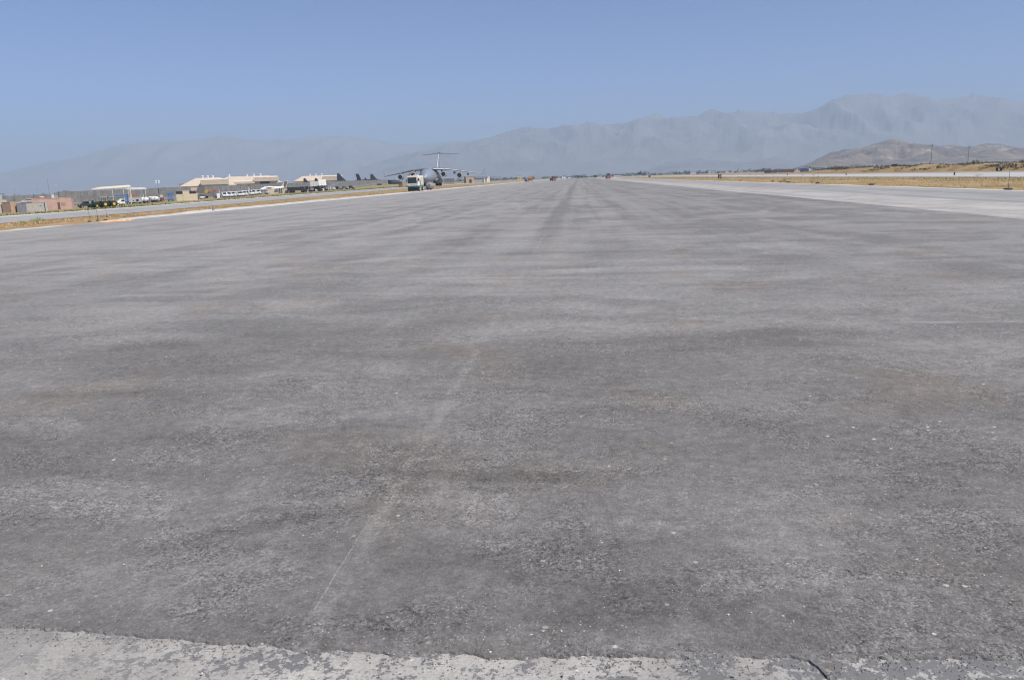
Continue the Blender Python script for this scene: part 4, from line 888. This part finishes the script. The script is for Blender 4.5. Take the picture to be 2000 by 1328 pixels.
# another parked aircraft with upright twin tail at left of the big one
p = ground(749, 361, 2.7); t = thing('parked_aircraft', 'dark parked aircraft with angular upright tail left of the large transport', 'aircraft', p, face(p) + rad(70))
MB().loft(fus([(0, 2.0, .1, .1), (1.5, 2.2, 1.3, 1.3), (5, 2.4, 1.6, 1.6), (13, 2.6, 1.5, 1.4), (17, 3.2, .8, .8), (20, 3.7, .25, .3)], 16)).build('fuselage', navy_m, t, smooth=True)
b = MB(); fin(b, 16.5, 3.4, 18.4, 8.3, 3.2, 2.4, .4); b.build('tail_fin', navy_m, t)
b = MB(); fin(b, 11.5, 3.6, 13.5, 5.4, 2.2, .6, .3); b.build('dorsal_fin', navy_m, t)
b = MB(); [wing(b, 0, sg * 9, 6.5, 7.5, 3.0, 1.6, 3.8, 4.0, .4, .2) for sg in (-1, 1)]; b.build('wings', navy_m, t)
MB().box(-.6, .6, 4, 12, 0, 1.2).build('landing_gear', dark_m, t)

# ------------------------------------------------------------------ the large four-engine jet
q = at(828.5, 361.5, 4.0); p = Vector((q.x, q.y, -.01)); rz = face(p) + rad(-10)
t = thing('cargo_jet', 'large grey four-engine cargo jet with high T-tail facing the camera', 'aircraft', p, rz); t.scale = (1.04,) * 3
fu = MB().loft(fus([(0, 3.9, .05, .05), (.5, 3.95, .9, .85), (1.6, 4.1, 1.75, 1.65), (3.2, 4.35, 2.55, 2.45), (5.5, 4.65, 3.15, 3.1), (8, 4.8, 3.4, 3.4), (34, 4.8, 3.43, 3.43), (40, 5.5, 2.9, 2.7), (46, 6.6, 1.8, 1.6), (50.5, 7.4, .8, .7), (52, 7.6, .3, .3)], 32)).build('fuselage', c17_m, t, smooth=True)
b = MB()
for i in range(6):
    a = rad(-62 + i * 22.0); x0 = math.sin(a) * 2.1; x1 = math.sin(a + rad(17)) * 2.1
    y0 = 2.5 + (1 - math.cos(a)) * 2.1; y1 = 2.5 + (1 - math.cos(a + rad(17))) * 2.1
    b.add([(x0, y0 - .75, 5.55), (x1, y1 - .75, 5.55), (x1 * .93, y1 + .15, 6.45), (x0 * .93, y0 + .15, 6.45)], [(0, 1, 2, 3)])
b.build('cockpit_windows', glass_m, t)
for sg in (-1, 1):
    b = MB(); wing(b, sg * 1.5, sg * 9, 15.2, 18.9, 11.0, 7.6, 8.05, 7.75, 1.3, .9); wing(b, sg * 9, sg * 25, 18.9, 27.2, 7.6, 3.0, 7.75, 5.3, .9, .35)
    wg = b.build('wing', c17d_m, t, smooth=30)
    b = MB(); wing(b, sg * 2.2, sg * 9, 15.05, 18.75, .5, .45, 8.1, 7.8, .5, .4); wing(b, sg * 9, sg * 24.6, 18.75, 26.9, .45, .3, 7.8, 5.36, .35, .2); b.build('leading_edge_slat', c17_m, wg)
    b = MB(); 
    def ws(z, y, c, x): return [(x, y, z), (x + .12, y + c * .4, z), (x, y + c, z), (x - .12, y + c * .4, z)]
    b.loft([ws(5.25, 27.4, 2.6, sg * 25), ws(6.3, 28.6, 1.8, sg * 25.35), ws(7.6, 30.2, .8, sg * 25.8)]); b.build('winglet', c17d_m, wg)
    for (x, y, z) in ((7.4, 12.3, 5.5), (14.6, 16.6, 4.75)):
        X = sg * x
        rg = lambda yy, q_: [(X + q_ * math.cos(2 * math.pi * i / 24), yy, z + q_ * math.sin(2 * math.pi * i / 24)) for i in range(24)]
        en = MB().loft([rg(y + .25, 1.18), rg(y, 1.32), rg(y + .5, 1.45), rg(y + 2.5, 1.48), rg(y + 4.4, 1.2), rg(y + 6.2, .7)], True).build('engine', c17_m, t, smooth=True)
        b = MB(); b.loft([rg(y - .02, 1.05), rg(y - .10, 1.28), rg(y + .35, 1.475), rg(y + .5, 1.47)], False); b.build('intake_lip', metal_m, en, smooth=True)
        MB().cyl((X, y + .0, z), (X, y + .24, z), 1.02, 1.02, 24).build('fan', black_m, en); MB().cyl((X, y - .25, z), (X, y + .05, z), .05, .32, 12).build('spinner', dark_m, en)
        MB().prism([(y + 1.2, z + 1.2), (y + 5.8, z + 1.2), (y + 8.5, z + 2.6), (y + 4.5, z + 2.5)], 'x', X - .2, X + .2).build('pylon', c17d_m, en)
    for (x, y) in ((5.2, 21), (11, 23.2), (17.4, 26)):
        MB().loft([[(sg * x + q_ * math.cos(a * .785), yy, 7.8 - (x - 5) * .13 - .9 + q_ * 1.4 * math.sin(a * .785)) for a in range(8)] for yy, q_ in ((y - 1, .1), (y + 1.5, .45), (y + 5, .4), (y + 9, .08))]).build('flap_fairing', c17d_m, wg, smooth=True)
    # gear sponson with wheels
    sp = MB().loft([[(sg * (3.1 + q_ * math.cos(2 * math.pi * i / 16)), yy, zz + q_ * 1.0 * math.sin(2 * math.pi * i / 16)) for i in range(16)] for yy, q_, zz in ((15, .2, 2.6), (17, 1.2, 2.4), (20, 1.55, 2.3), (28, 1.55, 2.3), (32, .3, 2.8))]).build('gear_fairing', c17d_m, t, smooth=True)
    for y in (20.5, 22.8, 25.1):
        for x in (2.4, 3.3, 4.2): MB().cyl((sg * x - .22, y, .62), (sg * x + .22, y, .62), .62, .62, 16).build('wheel', black_m, sp)
    MB().box(sg * 3.3 - .5, sg * 3.3 + .5, 20, 25.6, .7, 1.6).build('gear_leg', dark_m, sp)
    b = MB(); wing(b, 0, sg * 9.9, 49.2, 54.6, 5.0, 2.2, 16.6, 16.1, .5, .25); b.build('tailplane', c17d_m, t)
b = MB(); fin(b, 39.5, 7.2, 48.6, 16.9, 9.5, 5.6, 1.1); b.build('tail_fin', c17_m, t)
b = MB(); fin(b, 39.2, 7.6, 48.35, 16.9, .5, .45, .42); b.build('fin_leading_edge', metal_m, t)
b = MB(); b.loft([[(q_ * math.cos(a * .785), yy, 16.85 + q_ * math.sin(a * .785)) for a in range(8)] for yy, q_ in ((47.4, .05), (48.6, .5), (53, .45), (56, .1))]); b.build('tail_bullet', c17d_m, t, smooth=True)
ng = MB().cyl((0, 5.6, .5), (0, 5.9, 2.2), .18, .22, 10).build('nose_gear', galv_m, t)
for x in (-.45, .45): MB().cyl((x - .18, 5.6, .52), (x + .18, 5.6, .52), .52, .52, 16).build('nose_wheel', black_m, ng)
for x in (-.5, .5): MB().ell((x * 1.2, 5.3, 1.5), (.14, .1, .14), 8, 6).build('landing_light', lamp_m, t)
MB().ell((2.9, 7.5, 2.2), (.16, .14, .16), 8, 6).build('landing_light', lamp_m, t)

# ------------------------------------------------------------------ sweeper truck
p = flat(807, 374.0); t = thing('sweeper_truck', 'cream and teal runway sweeper truck with big dark windscreen', 'truck', p, face(p) + rad(-13)); SC = F / ((p - CAM).dot(CF))
W2 = 1.4; HT = 3.75
MB().box(-W2, W2, 0, 6.2, 1.05, HT).build('body', cream_m, t, bevel=.08)
MB().box(-W2 - .05, W2 + .05, -.16, 6.25, 1.02, 1.34).build('bumper_band', teal_m, t, bevel=.04)
MB().prism([(-.12, .1), (-.12, 1.0), (.9, 1.0), (.6, .1)], 'x', -W2 + .15, W2 - .1).build('skirt', black_m, t)
sc_ = MB().box(-W2 + .14, W2 - .42, -.04, 0, 1.95, 3.35).build('windscreen', glass_m, t)
MB().cyl((-.9, -.07, 2.0), (-.2, -.07, 2.7), .02, .02, 6).build('wiper', black_m, sc_)
MB().box(-W2 + .1, -W2 + .14, -.06, 0, 1.9, 3.4).build('windscreen_frame', cream_m, t)
for (x, z) in ((-1.05, 1.65), (1.0, 1.65)): MB().cyl((x, -.03, z), (x, -.06, z), .11, .11, 12).build('headlight', lamp_m, t)
MB().box(-.7, .7, -.04, -.002, 1.58, 1.78).build('grille', M('pale_grille', (.50, .49, .44), .6), t)
d_ = MB().box(W2, W2 + .03, .35, 1.5, 1.5, 3.4).build('cab_door', cream_m, t); MB().box(W2 + .03, W2 + .045, .5, 1.35, 2.3, 3.25).build('door_window', glass_m, d_); MB().box(W2 + .03, W2 + .08, 1.3, 1.36, 1.9, 2.1).build('handle', dark_m, d_)
MB().box(W2, W2 + .05, 2.0, 2.5, 1.5, 2.7).build('side_vent', dark_m, t); MB().box(W2, W2 + .04, 2.9, 5.8, 1.6, 3.4).build('hopper_panel', tan_m, t)
MB().box(W2, W2 + .05, 1.6, 5.9, 1.42, 1.62).build('side_stripe', M('light_blue_stripe', (.18, .38, .50), .5), t)
MB().box(W2 + .02, W2 + .2, -.3, -.05, 2.5, 3.1).build('mirror', dark_m, t); MB().box(-W2 - .25, -W2 - .05, -.3, -.05, 2.3, 2.9).build('mirror', dark_m, t)
MB().box(-W2 + .1, -W2 + .8, .2, .5, HT, HT + .25).build('beacon', red_m, t, bevel=.05); MB().box(.1, 1.1, .8, 2.4, HT, HT + .3).build('roof_unit', greyc_m, t, bevel=.05)
for y in (1.2, 4.9):
    for x in (-W2 + .15, W2 - .12):
        w_ = MB().cyl((x - .15, y, .5), (x + .18, y, .5), .5, .5, 18).build('wheel', black_m, t, smooth=True); MB().cyl((x - .18, y, .5), (x + .21, y, .5), .26, .26, 12).build('hub', cream_m, w_)
p = flat(839.5, 371.4); t = thing('rotary_brush_trailer', 'round grey bristled drum on small wheels right of the sweeper truck', 'trailer', p, face(p) + rad(15))
MB().ell((.1, 0, 1.12), (1.3, 1.0, .98), 28, 14, .035).build('drum', brush_m, t, smooth=True); MB().cyl((-.35, -1.0, 1.3), (-.35, -.7, 1.3), .16, .16, 10).build('axle_hub', dark_m, t)
MB().box(-1.3, .9, -.2, .2, .35, .5).build('frame', dark_m, t)
for x in (-.75, .1): MB().cyl((x, -.7, .27), (x, -.5, .27), .27).build('wheel', black_m, t, smooth=True)

# ------------------------------------------------------------------ right of the jet
p = ground(931, 355, 2.35); t = thing('terminal_building', 'low tan and grey building under the right wing tip of the large jet', 'building', p, face(p) + rad(12))
MB().box(-9, -1.5, 0, 8, -.5, 5.2).build('wall', M('dusty_tan_wall', (.42, .31, .24), .9), t); MB().box(-1.5, 8.5, 0, 8, -.5, 3.6).build('wing_wall', M('dusty_grey_wall', (.33, .31, .29), .9), t)
MB().box(-9.3, -1.3, -.3, 8.3, 5.2, 5.5).build('roof', tan_m, t); MB().box(-1.5, 9.4, -.6, 8.3, 3.6, 5.0).build('roof_fascia', M('grey_fascia', (.22, .22, .24), .7), t)
MB().box(-6.2, -4.2, -.05, 0, 0, 3).build('door', dark_m, t); MB().box(8.5, 11.5, 1, 6, -.5, 4.6).build('annex', tanl_m, t)
for x in (6.0, 8.9): MB().box(x, x + .5, -1, -.6, -.4, 3.6).build('column', white_m, t)
pole(948, 333, 353, 2.2, .1, 'antenna', 'thin antenna rising over the low tan building', 'mast', greyd_m)
p = ground(966, 352.5, 2.1); t = thing('steel_frame', 'open steel frame structure right of the low tan building', 'frame', p, face(p)); b = MB()
for x in (-6, -3, 0, 3, 6): b.box(x, x + .25, 0, .25, -.3, 4.8)
b.box(-6, 6.25, 0, .25, 4.6, 4.9); b.build('posts_and_beam', greyd_m, t); MB().box(-5.5, -3, .5, 3, -.2, 1.8).build('crate', greyc_m, t)
p = at(1014.5, 349, 1.7); p.z = 0; t = thing('yellow_tower', 'small yellowish square tower left of the orange equipment', 'tower', p, face(p)); MB().box(-2.1, 2.1, 0, 4, -.2, 5.6).build('wall', M('yellow_ochre_block', (.60, .45, .24), .9), t); MB().box(-2.3, 2.3, -.2, 4.2, 5.6, 5.9).build('roof', tan_m, t); MB().box(-.9, .2, -.05, 0, 2, 3.4).build('window', dark_m, t)
# orange light-cart equipment on the runway
p = flat(1035.5, 356.3); t = thing('orange_machine', 'orange tank machine on black legs standing on the far left of the runway', 'machine', p, face(p))
b = MB(); b.loft([[(-1.1, -1.0, 1.2), (1.3, -1.0, 1.2), (1.3, 1.0, 1.2), (-1.1, 1.0, 1.2)], [(-1.25, -1.1, 2.3), (1.4, -1.1, 2.3), (1.4, 1.1, 2.3), (-1.25, 1.1, 2.3)], [(-.9, -.8, 3.2), (1.2, -.8, 3.2), (1.2, .8, 3.2), (-.9, .8, 3.2)]]); b.build('body', orange_m, t, bevel=.08)
for x in (-1.1, 1.2):
    for y in (-.8, .8): MB().box(x - .1, x + .1, y - .1, y + .1, 0, 1.2).build('leg', dark_m, t)
MB().box(-1.2, 1.3, -.9, .9, .9, 1.2).build('chassis', dark_m, t); MB().box(-1.0, -.2, -1.13, -1.08, 1.5, 2.2).build('vent', M('rust_brown'), t)
p = flat(1027.5, 356); t = thing('generator_cart', 'small black and red cart directly left of the orange machine', 'cart', p, face(p)); MB().box(-.9, .9, -.5, .5, .5, 1.5).build('housing', dark_m, t, bevel=.08); MB().box(-.2, .9, -.55, -.5, .3, .9).build('guard', red_m, t); wheels(t, (-.6, .6), .6, .3, .2)
def farv(u, v, label, body, W, Hh, rot=0, name='service_truck'):
    p = flat(u, v); t = thing(name, label, 'truck', p, face(p) + rot)
    MB().box(-W / 2, W / 2, 0, 4.2, .5, Hh * .62).build('body', body, t, bevel=.08); MB().box(-W / 2 + .1, W / 2 - .1, 0, 1.7, Hh * .62, Hh).build('cab', body, t, bevel=.1)
    MB().box(-W / 2 + .25, W / 2 - .25, -.03, 0, Hh * .64, Hh * .9).build('windscreen', glass_m, t)
    for x in (-W / 2 + .2, W / 2 - .2):
        for y in (.7, 3.4): MB().cyl((x - .15, y, .42), (x + .15, y, .42), .42).build('wheel', black_m, t)
    return t
farv(1083, 353.8, 'red service truck with white top far down the runway left of centre', red_m, 2.2, 3.0, rad(30))
MB_ = farv(1189, 349.9, 'tall red truck far down the runway right of the marker post', M('brick_red', (.26, .11, .09), .6), 2.5, 3.9, rad(15))
farv(1171, 348, 'small white vehicle far away between marker post and tall red truck', white_m, 2.2, 2.2, 0)
farv(1092, 350.6, 'small white truck just right of the red service truck', white_m, 2.2, 2.6, 0)
farv(1111.5, 349.6, 'faint white truck on the horizon left of the dark seam line', white_m, 2.6, 3.2, 0)
t, top = pole(1162.3, 343, 351.4, 3, .1, 'marker_post', 'dark marker post standing in the middle of the far runway', 'post', dark_m, flatg=True); MB().box(-.35, .35, -.1, .1, top - .9, top - .1).build('marker_head', dark_m, t)
def shed(u, v, s, W, Hh, label, mat=white_m):
    p = at(u, v, s); p.z = 0; t = thing('distant_shed', label, 'building', p, face(p), 'pale buildings among the distant trees')
    MB().box(-W / 2, W / 2, 0, W * .6, 0, Hh * .7).build('wall', mat, t); MB().prism([(-W / 2 - .3, Hh * .7), (W / 2 + .3, Hh * .7), (W / 2 - .8, Hh), (-W / 2 + .8, Hh)], 'y', -.3, W * .6).build('roof', mat, t)
shed(1205.5, 343.5, 2.0, 7.5, 2.0, 'long white roof just right of the tall red truck')
shed(1248, 341, 1.7, 5, 1.6, 'low pale shed between the red truck and the first black sign')
shed(1354, 338, 1.2, 9, 3.2, 'whitish shed among distant trees, left of the black numbered sign'); shed(1388, 337, 1.2, 8, 3.2, 'whitish shed directly above and left of the black numbered sign')
for i, (u_, lb) in enumerate([(1420, 'first whitish house right of the numbered sign'), (1433, 'bright white house right of the numbered sign'), (1447, 'whitish house left of the dark container stack'), (1102, 'long pale shed on the horizon beside the red service truck')]): shed(u_, horizon(u_) + 1, 1.1, 6 + 2 * (i == 3), 3.5, lb)
# signs
p = flat(1405.5, 350.4); t = thing('distance_sign', 'black runway distance sign with a white number 3', 'sign', p, face(p)); MB().box(-.52, .52, 0, .22, .22, 1.52).build('panel', dark_m, t, bevel=.02)
for x in (-.38, .3): MB().box(x, x + .08, .06, .14, 0, .22).build('leg', galv_m, t)
cu = bpy.data.curves.new('numeral', 'FONT'); cu.body = '3'; cu.size = 1.25; cu.extrude = .008; cu.align_x = 'CENTER'; cu.offset = .012
to = bpy.data.objects.new('numeral_src', cu); COL.objects.link(to); bpy.context.view_layer.update()
me = bpy.data.meshes.new_from_object(to); bpy.data.objects.remove(to); me.materials.clear(); me.materials.append(white_m)
no = bpy.data.objects.new('numeral', me); COL.objects.link(no); no.parent = t; no.location = (0, -.012, .45); no.rotation_euler = (rad(90), 0, 0)
p = flat(1268.5, 346.6); t = thing('runway_sign', 'small black twin-panel sign on the far right verge', 'sign', p, face(p))
for x in (-.75, .1): MB().box(x, x + .68, 0, .2, .2, 1.5).build('panel', dark_m, t)
MB().box(-.7, .7, .05, .15, 0, .2).build('base', dark_m, t)
p = flat(1951, 334.4); t = thing('runway_sign', 'black sign with two panels beyond the far runway near the right edge', 'sign', p, face(p))
for x in (-.75, .25): MB().box(x, x + .5, 0, .2, .15, .85).build('panel', dark_m, t)
MB().box(-.2, .2, -.01, .05, .2, .6).build('white_box', white_m, t); MB().box(-.7, .7, .05, .15, 0, .15).build('base', dark_m, t)
for i, (u_, v_, lb) in enumerate([(1864, 342.3, 'small black edge marker on the far runway near the right mast'), (1652.5, 342.4, 'small black edge marker on the far runway below the brown hill foot'), (1538, 342.6, 'faint edge marker on the far runway below the container stack'), (1465, 342.8, 'edge marker at the left part of the far runway')]):
    p = flat(u_, v_); t = thing('edge_marker', lb, 'marker', p, face(p), 'edge markers on the far runway'); MB().cyl((0, 0, 0), (0, 0, .4), .16, .1, 8).build('cone_base', dark_m, t); MB().box(-.15, .15, -.1, .1, .4, .62).build('marker_head', dark_m, t)
# thin wind poles with sandbags
for (u_, vt, vb, lb) in [(1509.5, 335, 354.6, 'thin pole on a dark weight, leftmost on the right verge edge'), (1597, 336, 357.8, 'thin pole on a dark weight, middle one of the right verge edge'), (1969, 327, 370.5, 'thin pole on a dark weight near the right edge of the picture')]:
    t, top = pole(u_, vt, vb, 1, .018, 'thin_pole', lb, 'pole', dark_m, 'thin poles on the right verge', flatg=True); MB().ell((0, 0, .05), (.36, .25, .1), 12, 6, .08).build('sandbag', dark_m, t, smooth=True)
for (u_, v_, lb) in [(1525, 355.2, 'small black sandbag left of the green bush on the right verge'), (1539, 356.4, 'small black sandbag just right of the green bush on the right verge'), (1702, 361.2, 'black sandbag lying on the edge line below the brown hills'), (1446, 352.9, 'small black sandbag right of the numbered sign')]:
    p = flat(u_, v_); t = thing('sandbag', lb, 'sandbag', p, face(p), 'black sandbags on the right verge'); MB().ell((0, 0, .06), (.4, .22, .1), 12, 6, .08).build('bag', dark_m, t, smooth=True); MB().ell((.38, 0, .09), (.08, .06, .05), 6, 4).build('tie', dark_m, t)
bush(1532, 356, 1, .55, .75, 'round green bush on the near edge of the right verge'); bush(1585, 357, 1, .35, .4, 'small green bush right of the round green bush')
for (u_, v_, lb) in [(1476, 343.6, 'dark scrub clump at the far runway edge, leftmost'), (1489, 343.6, 'dark scrub clump second along the far runway edge'), (1569, 343.5, 'dark scrub clump third along the far runway edge'), (1589, 343.5, 'dark scrub clump fourth along the far runway edge'), (1910, 345.6, 'scrub clump at the far runway edge near the right pole')]:
    bush(u_, v_, 1, .8, .55, lb, DBUSH, 'scrub clumps at the far runway edge', 'scrub', 140)
for (u_, v_, lb) in [(1762, 362.2, 'low green weed clump below the left mast on the verge edge'), (1840, 364.4, 'low green weed clump right of the centre verge edge'), (1885, 367, 'low green weed clump left of the right thin pole')]:
    bush(u_, v_, 1, .5, .28, lb, BUSH, 'low weed clumps on the right verge edge', 'weed_clump', 140)
bush(45, 441, 1, .55, .38, 'bright green bush on the left verge, the lower one'); bush(72, 436, 1, .5, .5, 'bright green bush on the left verge, right of the lower one')
bush(112, 409, 1, 1.6, .9, 'green yellow scrub at the foot of the pink building', DBUSH, flatg=False) if False else None
# masts
for (u_, vt, D_, lb) in [(1821, 283, 400, 'tall floodlight mast, left of the two behind the right berm'), (1893, 286, 450, 'tall floodlight mast, right of the two behind the right berm')]:
    q = at(u_, vt, F / D_); p = Vector((q.x, q.y, 0)); t = thing('floodlight_mast', lb, 'mast', p, face(p), 'floodlight masts on the right'); MB().cyl((0, 0, 0), (0, 0, q.z), .24, .13, 10).build('pole', greyd_m, t, smooth=True)
    MB().box(-.8, .8, -.1, .1, q.z - .7, q.z - .5).build('crossbar', greyd_m, t); MB().box(-.8, .8, -.1, .1, q.z - .1, q.z + .1).build('crossbar', greyd_m, t)
    for x in (-.65, 0, .65): MB().box(x - .22, x + .22, -.35, -.05, q.z - .05, q.z + .4).build('lamp', lamp_m, t)
# berm
b = MB(); nb = 260; rr = 16
for i in range(nb + 1):
    y = 120 + 450 * (i / nb); cx = 134 + 3 * rag(y, .02, 40); hb = 2.15 + .75 * rag(y, .03, 41) + .35 * rag(y, .15, 42)
    if y > 380: hb *= max(.12, 1 - (y - 380) / 150)
    for j in range(rr + 1):
        tt = j / rr; x = cx - 12 + 24 * tt; e = math.sin(math.pi * tt) ** .8
        b.v.append((x + rag(y + x, .2, 43) * .7, y, -.08 + e * hb * (1 + .18 * noise.noise(Vector((x * .35, y * .3, 4))))))
b.f = [(i * (rr + 1) + j, (i + 1) * (rr + 1) + j, (i + 1) * (rr + 1) + j + 1, i * (rr + 1) + j + 1) for i in range(nb) for j in range(rr)]
tag(b.build('berm', BERM, smooth=60), kind='structure')
b = MB()
for _ in range(1100):
    y = 190 + 260 * random.random() ** 1.4; x = 134 + random.uniform(-11, 5)
    if noise.noise(Vector((x * .1, y * .05, 7))) < -.08: continue
    e = math.sin(math.pi * min(1, max(0, (x - 122) / 24))) ** .8; z = e * (2.0 + .7 * rag(y, .03, 41)); r_ = random.uniform(.4, 1.2)
    leafclump(b, (x, y, z + .15), (r_, r_, random.uniform(.3, .6)), 22, .2)
tag(b.build('scrub_vegetation', DBUSH), 'dark green scrub growing over the earth berm at right', 'scrub', kind='stuff')
for (u_, v_, h_, lb) in [(1901, 322, 1.5, 'dark shrub on the berm top beside the right mast'), (1908.5, 321.5, 1.7, 'narrow dark shrub on the berm top right of the other shrub')]:
    q = at(u_, v_, 5.6); p = Vector((q.x, q.y, 1.9)); t = thing('shrub', lb, 'shrub', p, 0, 'shrubs on the berm'); b = MB(); leafclump(b, (0, 0, h_ * .55), (.6, .6, h_ * .5), 150, .14); b.build('foliage', DBUSH, t); MB().cyl((0, 0, -.3), (0, 0, h_ * .6), .06, .03, 6).build('stem', brown_m, t)
def onberm(u, v, s): q = at(u, v, s); return q
q = at(1747, 329, 3.7); q.z = .2; t = thing('bunker_hut', 'small dark box hut on the berm under the brown hill summit', 'hut', q, face(q)); MB().box(-1.4, 1.4, 0, 2, 0, 3.05).build('wall', dark_m, t); MB().box(-1.6, 1.6, -.2, 2.2, 3.05, 3.2).build('roof', greyd_m, t)
q = at(1862, 325, 4.0); q.z = 0; t = thing('white_shed', 'low white roofed shed behind the berm between the masts', 'shed', q, face(q)); MB().box(-2.5, 2.5, 0, 4, 0, 2.2).build('wall', greyc_m, t); MB().prism([(-3, 2.2), (3, 2.2), (.3, 3.0)], 'y', -.3, 4.3).build('roof', white_m, t)
t, _ = pole(1688.5, 322.5, 331, 2.6, .25, 'short_post', 'short dark post on the berm below the brown hill', 'post', dark_m)
# container stack and white tents beyond the far runway
cols = [(1497, 2.5, (.10, .11, .13), 'dark slate'), (1505, 2.5, (.12, .13, .16), 'blackish'), (1514, 2.6, (.22, .12, .11), 'dull maroon'), (1523, 2.5, (.16, .20, .27), 'dull blue grey'), (1531, 2.6, (.27, .16, .13), 'dusty brown'), (1539, 2.6, (.30, .17, .14), 'reddish brown'), (1547, 2.5, (.20, .14, .14), 'dark brown'), (1556.5, 2.6, (.70, .70, .68), 'white'), (1567, 2.8, (.10, .14, .30), 'deep blue'), (1575, 2.8, (.12, .18, .34), 'blue')]
for i, (u_, h_, c_, nm) in enumerate(cols):
    q = at(u_, 337, 2.3); q.z = 0; t = thing('shipping_container', '%s container in the distant row, %s' % (nm, 'left end' if i == 0 else 'right end by the white tent' if i == 9 else 'between its %s and %s neighbours' % (cols[i - 1][3], cols[i + 1][3])), 'container', q, face(q), 'distant container row')
    mm = M('container_%d' % i, c_, .7); Wc = 3.45 if i != 7 else 1.5
    b = MB().box(-Wc / 2, Wc / 2, 0, 2.4, 0, h_)
    for kx in range(9): b.box(-Wc / 2 + .2 + kx * Wc / 10, -Wc / 2 + .35 + kx * Wc / 10, -.04, 0, .15, h_ - .15)
    b.build('shell', mm, t); MB().box(-Wc / 2, Wc / 2, -.06, 0, h_ - .1, h_ + .05).build('top_rail', mm, t)
q = at(1582, 337, 2.3); q.z = 0; t = thing('white_tent', 'white sloping tent roof at the right end of the container row', 'tent', q, face(q)); MB().prism([(-2.6, 0), (3.0, 0), (3.0, .8), (-.2, 3.0), (-3.2, 3.0), (-.6, 1.6)], 'y', 0, 4).build('canvas', white_m, t); MB().cyl((-2.2, -.1, 0), (-2.2, -.1, 2.9), .08).build('pole', galv_m, t)
q = at(1628, 334, 2.0); q.z = 0; t = thing('red_truck', 'red truck on the horizon left of the berm', 'truck', q, face(q)); MB().box(-2.4, .9, 0, 2.3, .7, 2.6).build('box_body', red_m, t, bevel=.1); MB().box(1.0, 2.3, 0, 2.2, .6, 3.0).build('cab', orange_m, t, bevel=.1)
for x in (-1.6, 1.6): MB().cyl((x, -.1, .45), (x, .3, .45), .45).build('wheel', black_m, t)
shed(1610, 333, 1.5, 6, 2.2, 'white shed between the container row and the red truck')
# items on the left verge
def stake(u, v, h_, lean, lb):
    p = flat(u, v); t = thing('marker_stake', lb, 'stake', p, face(p), 'thin stakes on the left verge'); t.rotation_euler = (0, rad(-lean), face(p)); MB().cyl((0, 0, -.1), (0, 0, h_), .012, .010, 6).build('rod', dark_m, t); MB().cyl((0, 0, -.05), (0, 0, .05), .05, .05, 8).build('foot', dark_m, t)
stake(175, 424, 1.15, 6, 'thin dark stake, leftmost of three on the left verge'); stake(191, 427.5, 1.1, 1, 'thin dark stake, middle of three on the left verge'); stake(208.5, 423.5, 1.05, 0, 'thin dark stake, rightmost of three on the left verge')
for (u_, v_, lb) in [(174.5, 433.3, 'small black sandbag below the leftmost stake'), (190.5, 431.6, 'small black sandbag below the middle stake'), (206, 430.2, 'small black sandbag below the rightmost stake')]:
    p = flat(u_, v_); t = thing('sandbag', lb, 'sandbag', p, face(p), 'black sandbags below the stakes'); MB().ell((0, 0, .03), (.15, .12, .05), 10, 6, .1).build('bag', dark_m, t, smooth=True); MB().ell((.14, 0, .04), (.03, .03, .03), 6, 4).build('tie', dark_m, t)
p = flat(228, 433); t = thing('orange_tarp', 'crumpled orange netting lying along the asphalt edge', 'netting', p, face(p) + rad(22)); b = MB(); nx, ny = 44, 14
for j in range(ny + 1):
    for i in range(nx + 1):
        x = -1.25 + 2.5 * i / nx; y = -.35 + .7 * j / ny; ed = min(i, nx - i, j * 2, (ny - j) * 2) / 6
        b.v.append((x + .06 * rag(x * 9 + y * 30, 1, 50), y * (1 + .5 * rag(x * 2, 1, 51)), .012 + .11 * min(1, ed) * abs(noise.fractal(Vector((x * 3, y * 4, 0)), .8, 2, 4)) * 1.6))
b.f = [(j * (nx + 1) + i, j * (nx + 1) + i + 1, (j + 1) * (nx + 1) + i + 1, (j + 1) * (nx + 1) + i) for j in range(ny) for i in range(nx)]
b.build('netting_sheet', netting_m, t); MB().ell((.9, .1, .03), (.1, .07, .05), 8, 5).build('weight_stone', greyc_m, t)
for (u_, v_, h_, lb) in [(416.8, 411, .40, 'dark grey edge light on the pale strip at left'), (158 + 0, 0, 0, None), (558.5, 395, .25, 'small dark edge light on the strip below the dark trucks'), (47, 419.5, .33, 'small dark edge light on the left taxiway kerb'), (975.5, 354.5, .5, 'edge light far along the left verge, right of the steel frame')]:
    if not lb: continue
    p = flat(u_, v_); t = thing('edge_light', lb, 'edge light', p, 0, 'edge lights on the left'); MB().cyl((0, 0, 0), (0, 0, h_ * .75), h_ * .32, h_ * .24, 12).build('base', greyd_m, t, smooth=True); MB().ell((0, 0, h_ * .85), (h_ * .17, h_ * .17, h_ * .2), 10, 6).build('lamp', greyd_m, t, smooth=True)

scn.cycles.volume_bounces = 0
scn.cycles.use_denoising = True
scn.cycles.filter_width = 1.15
try:
    scn.cycles.volume_step_rate = 4
except Exception: pass
for c_ in CTL:
    q_ = at(*c_); e_ = gz(q_.x, q_.y)
    print('ctl', c_, 'X %.0f Y %.0f z %.2f g %.2f' % (q_.x, q_.y, q_.z, e_))
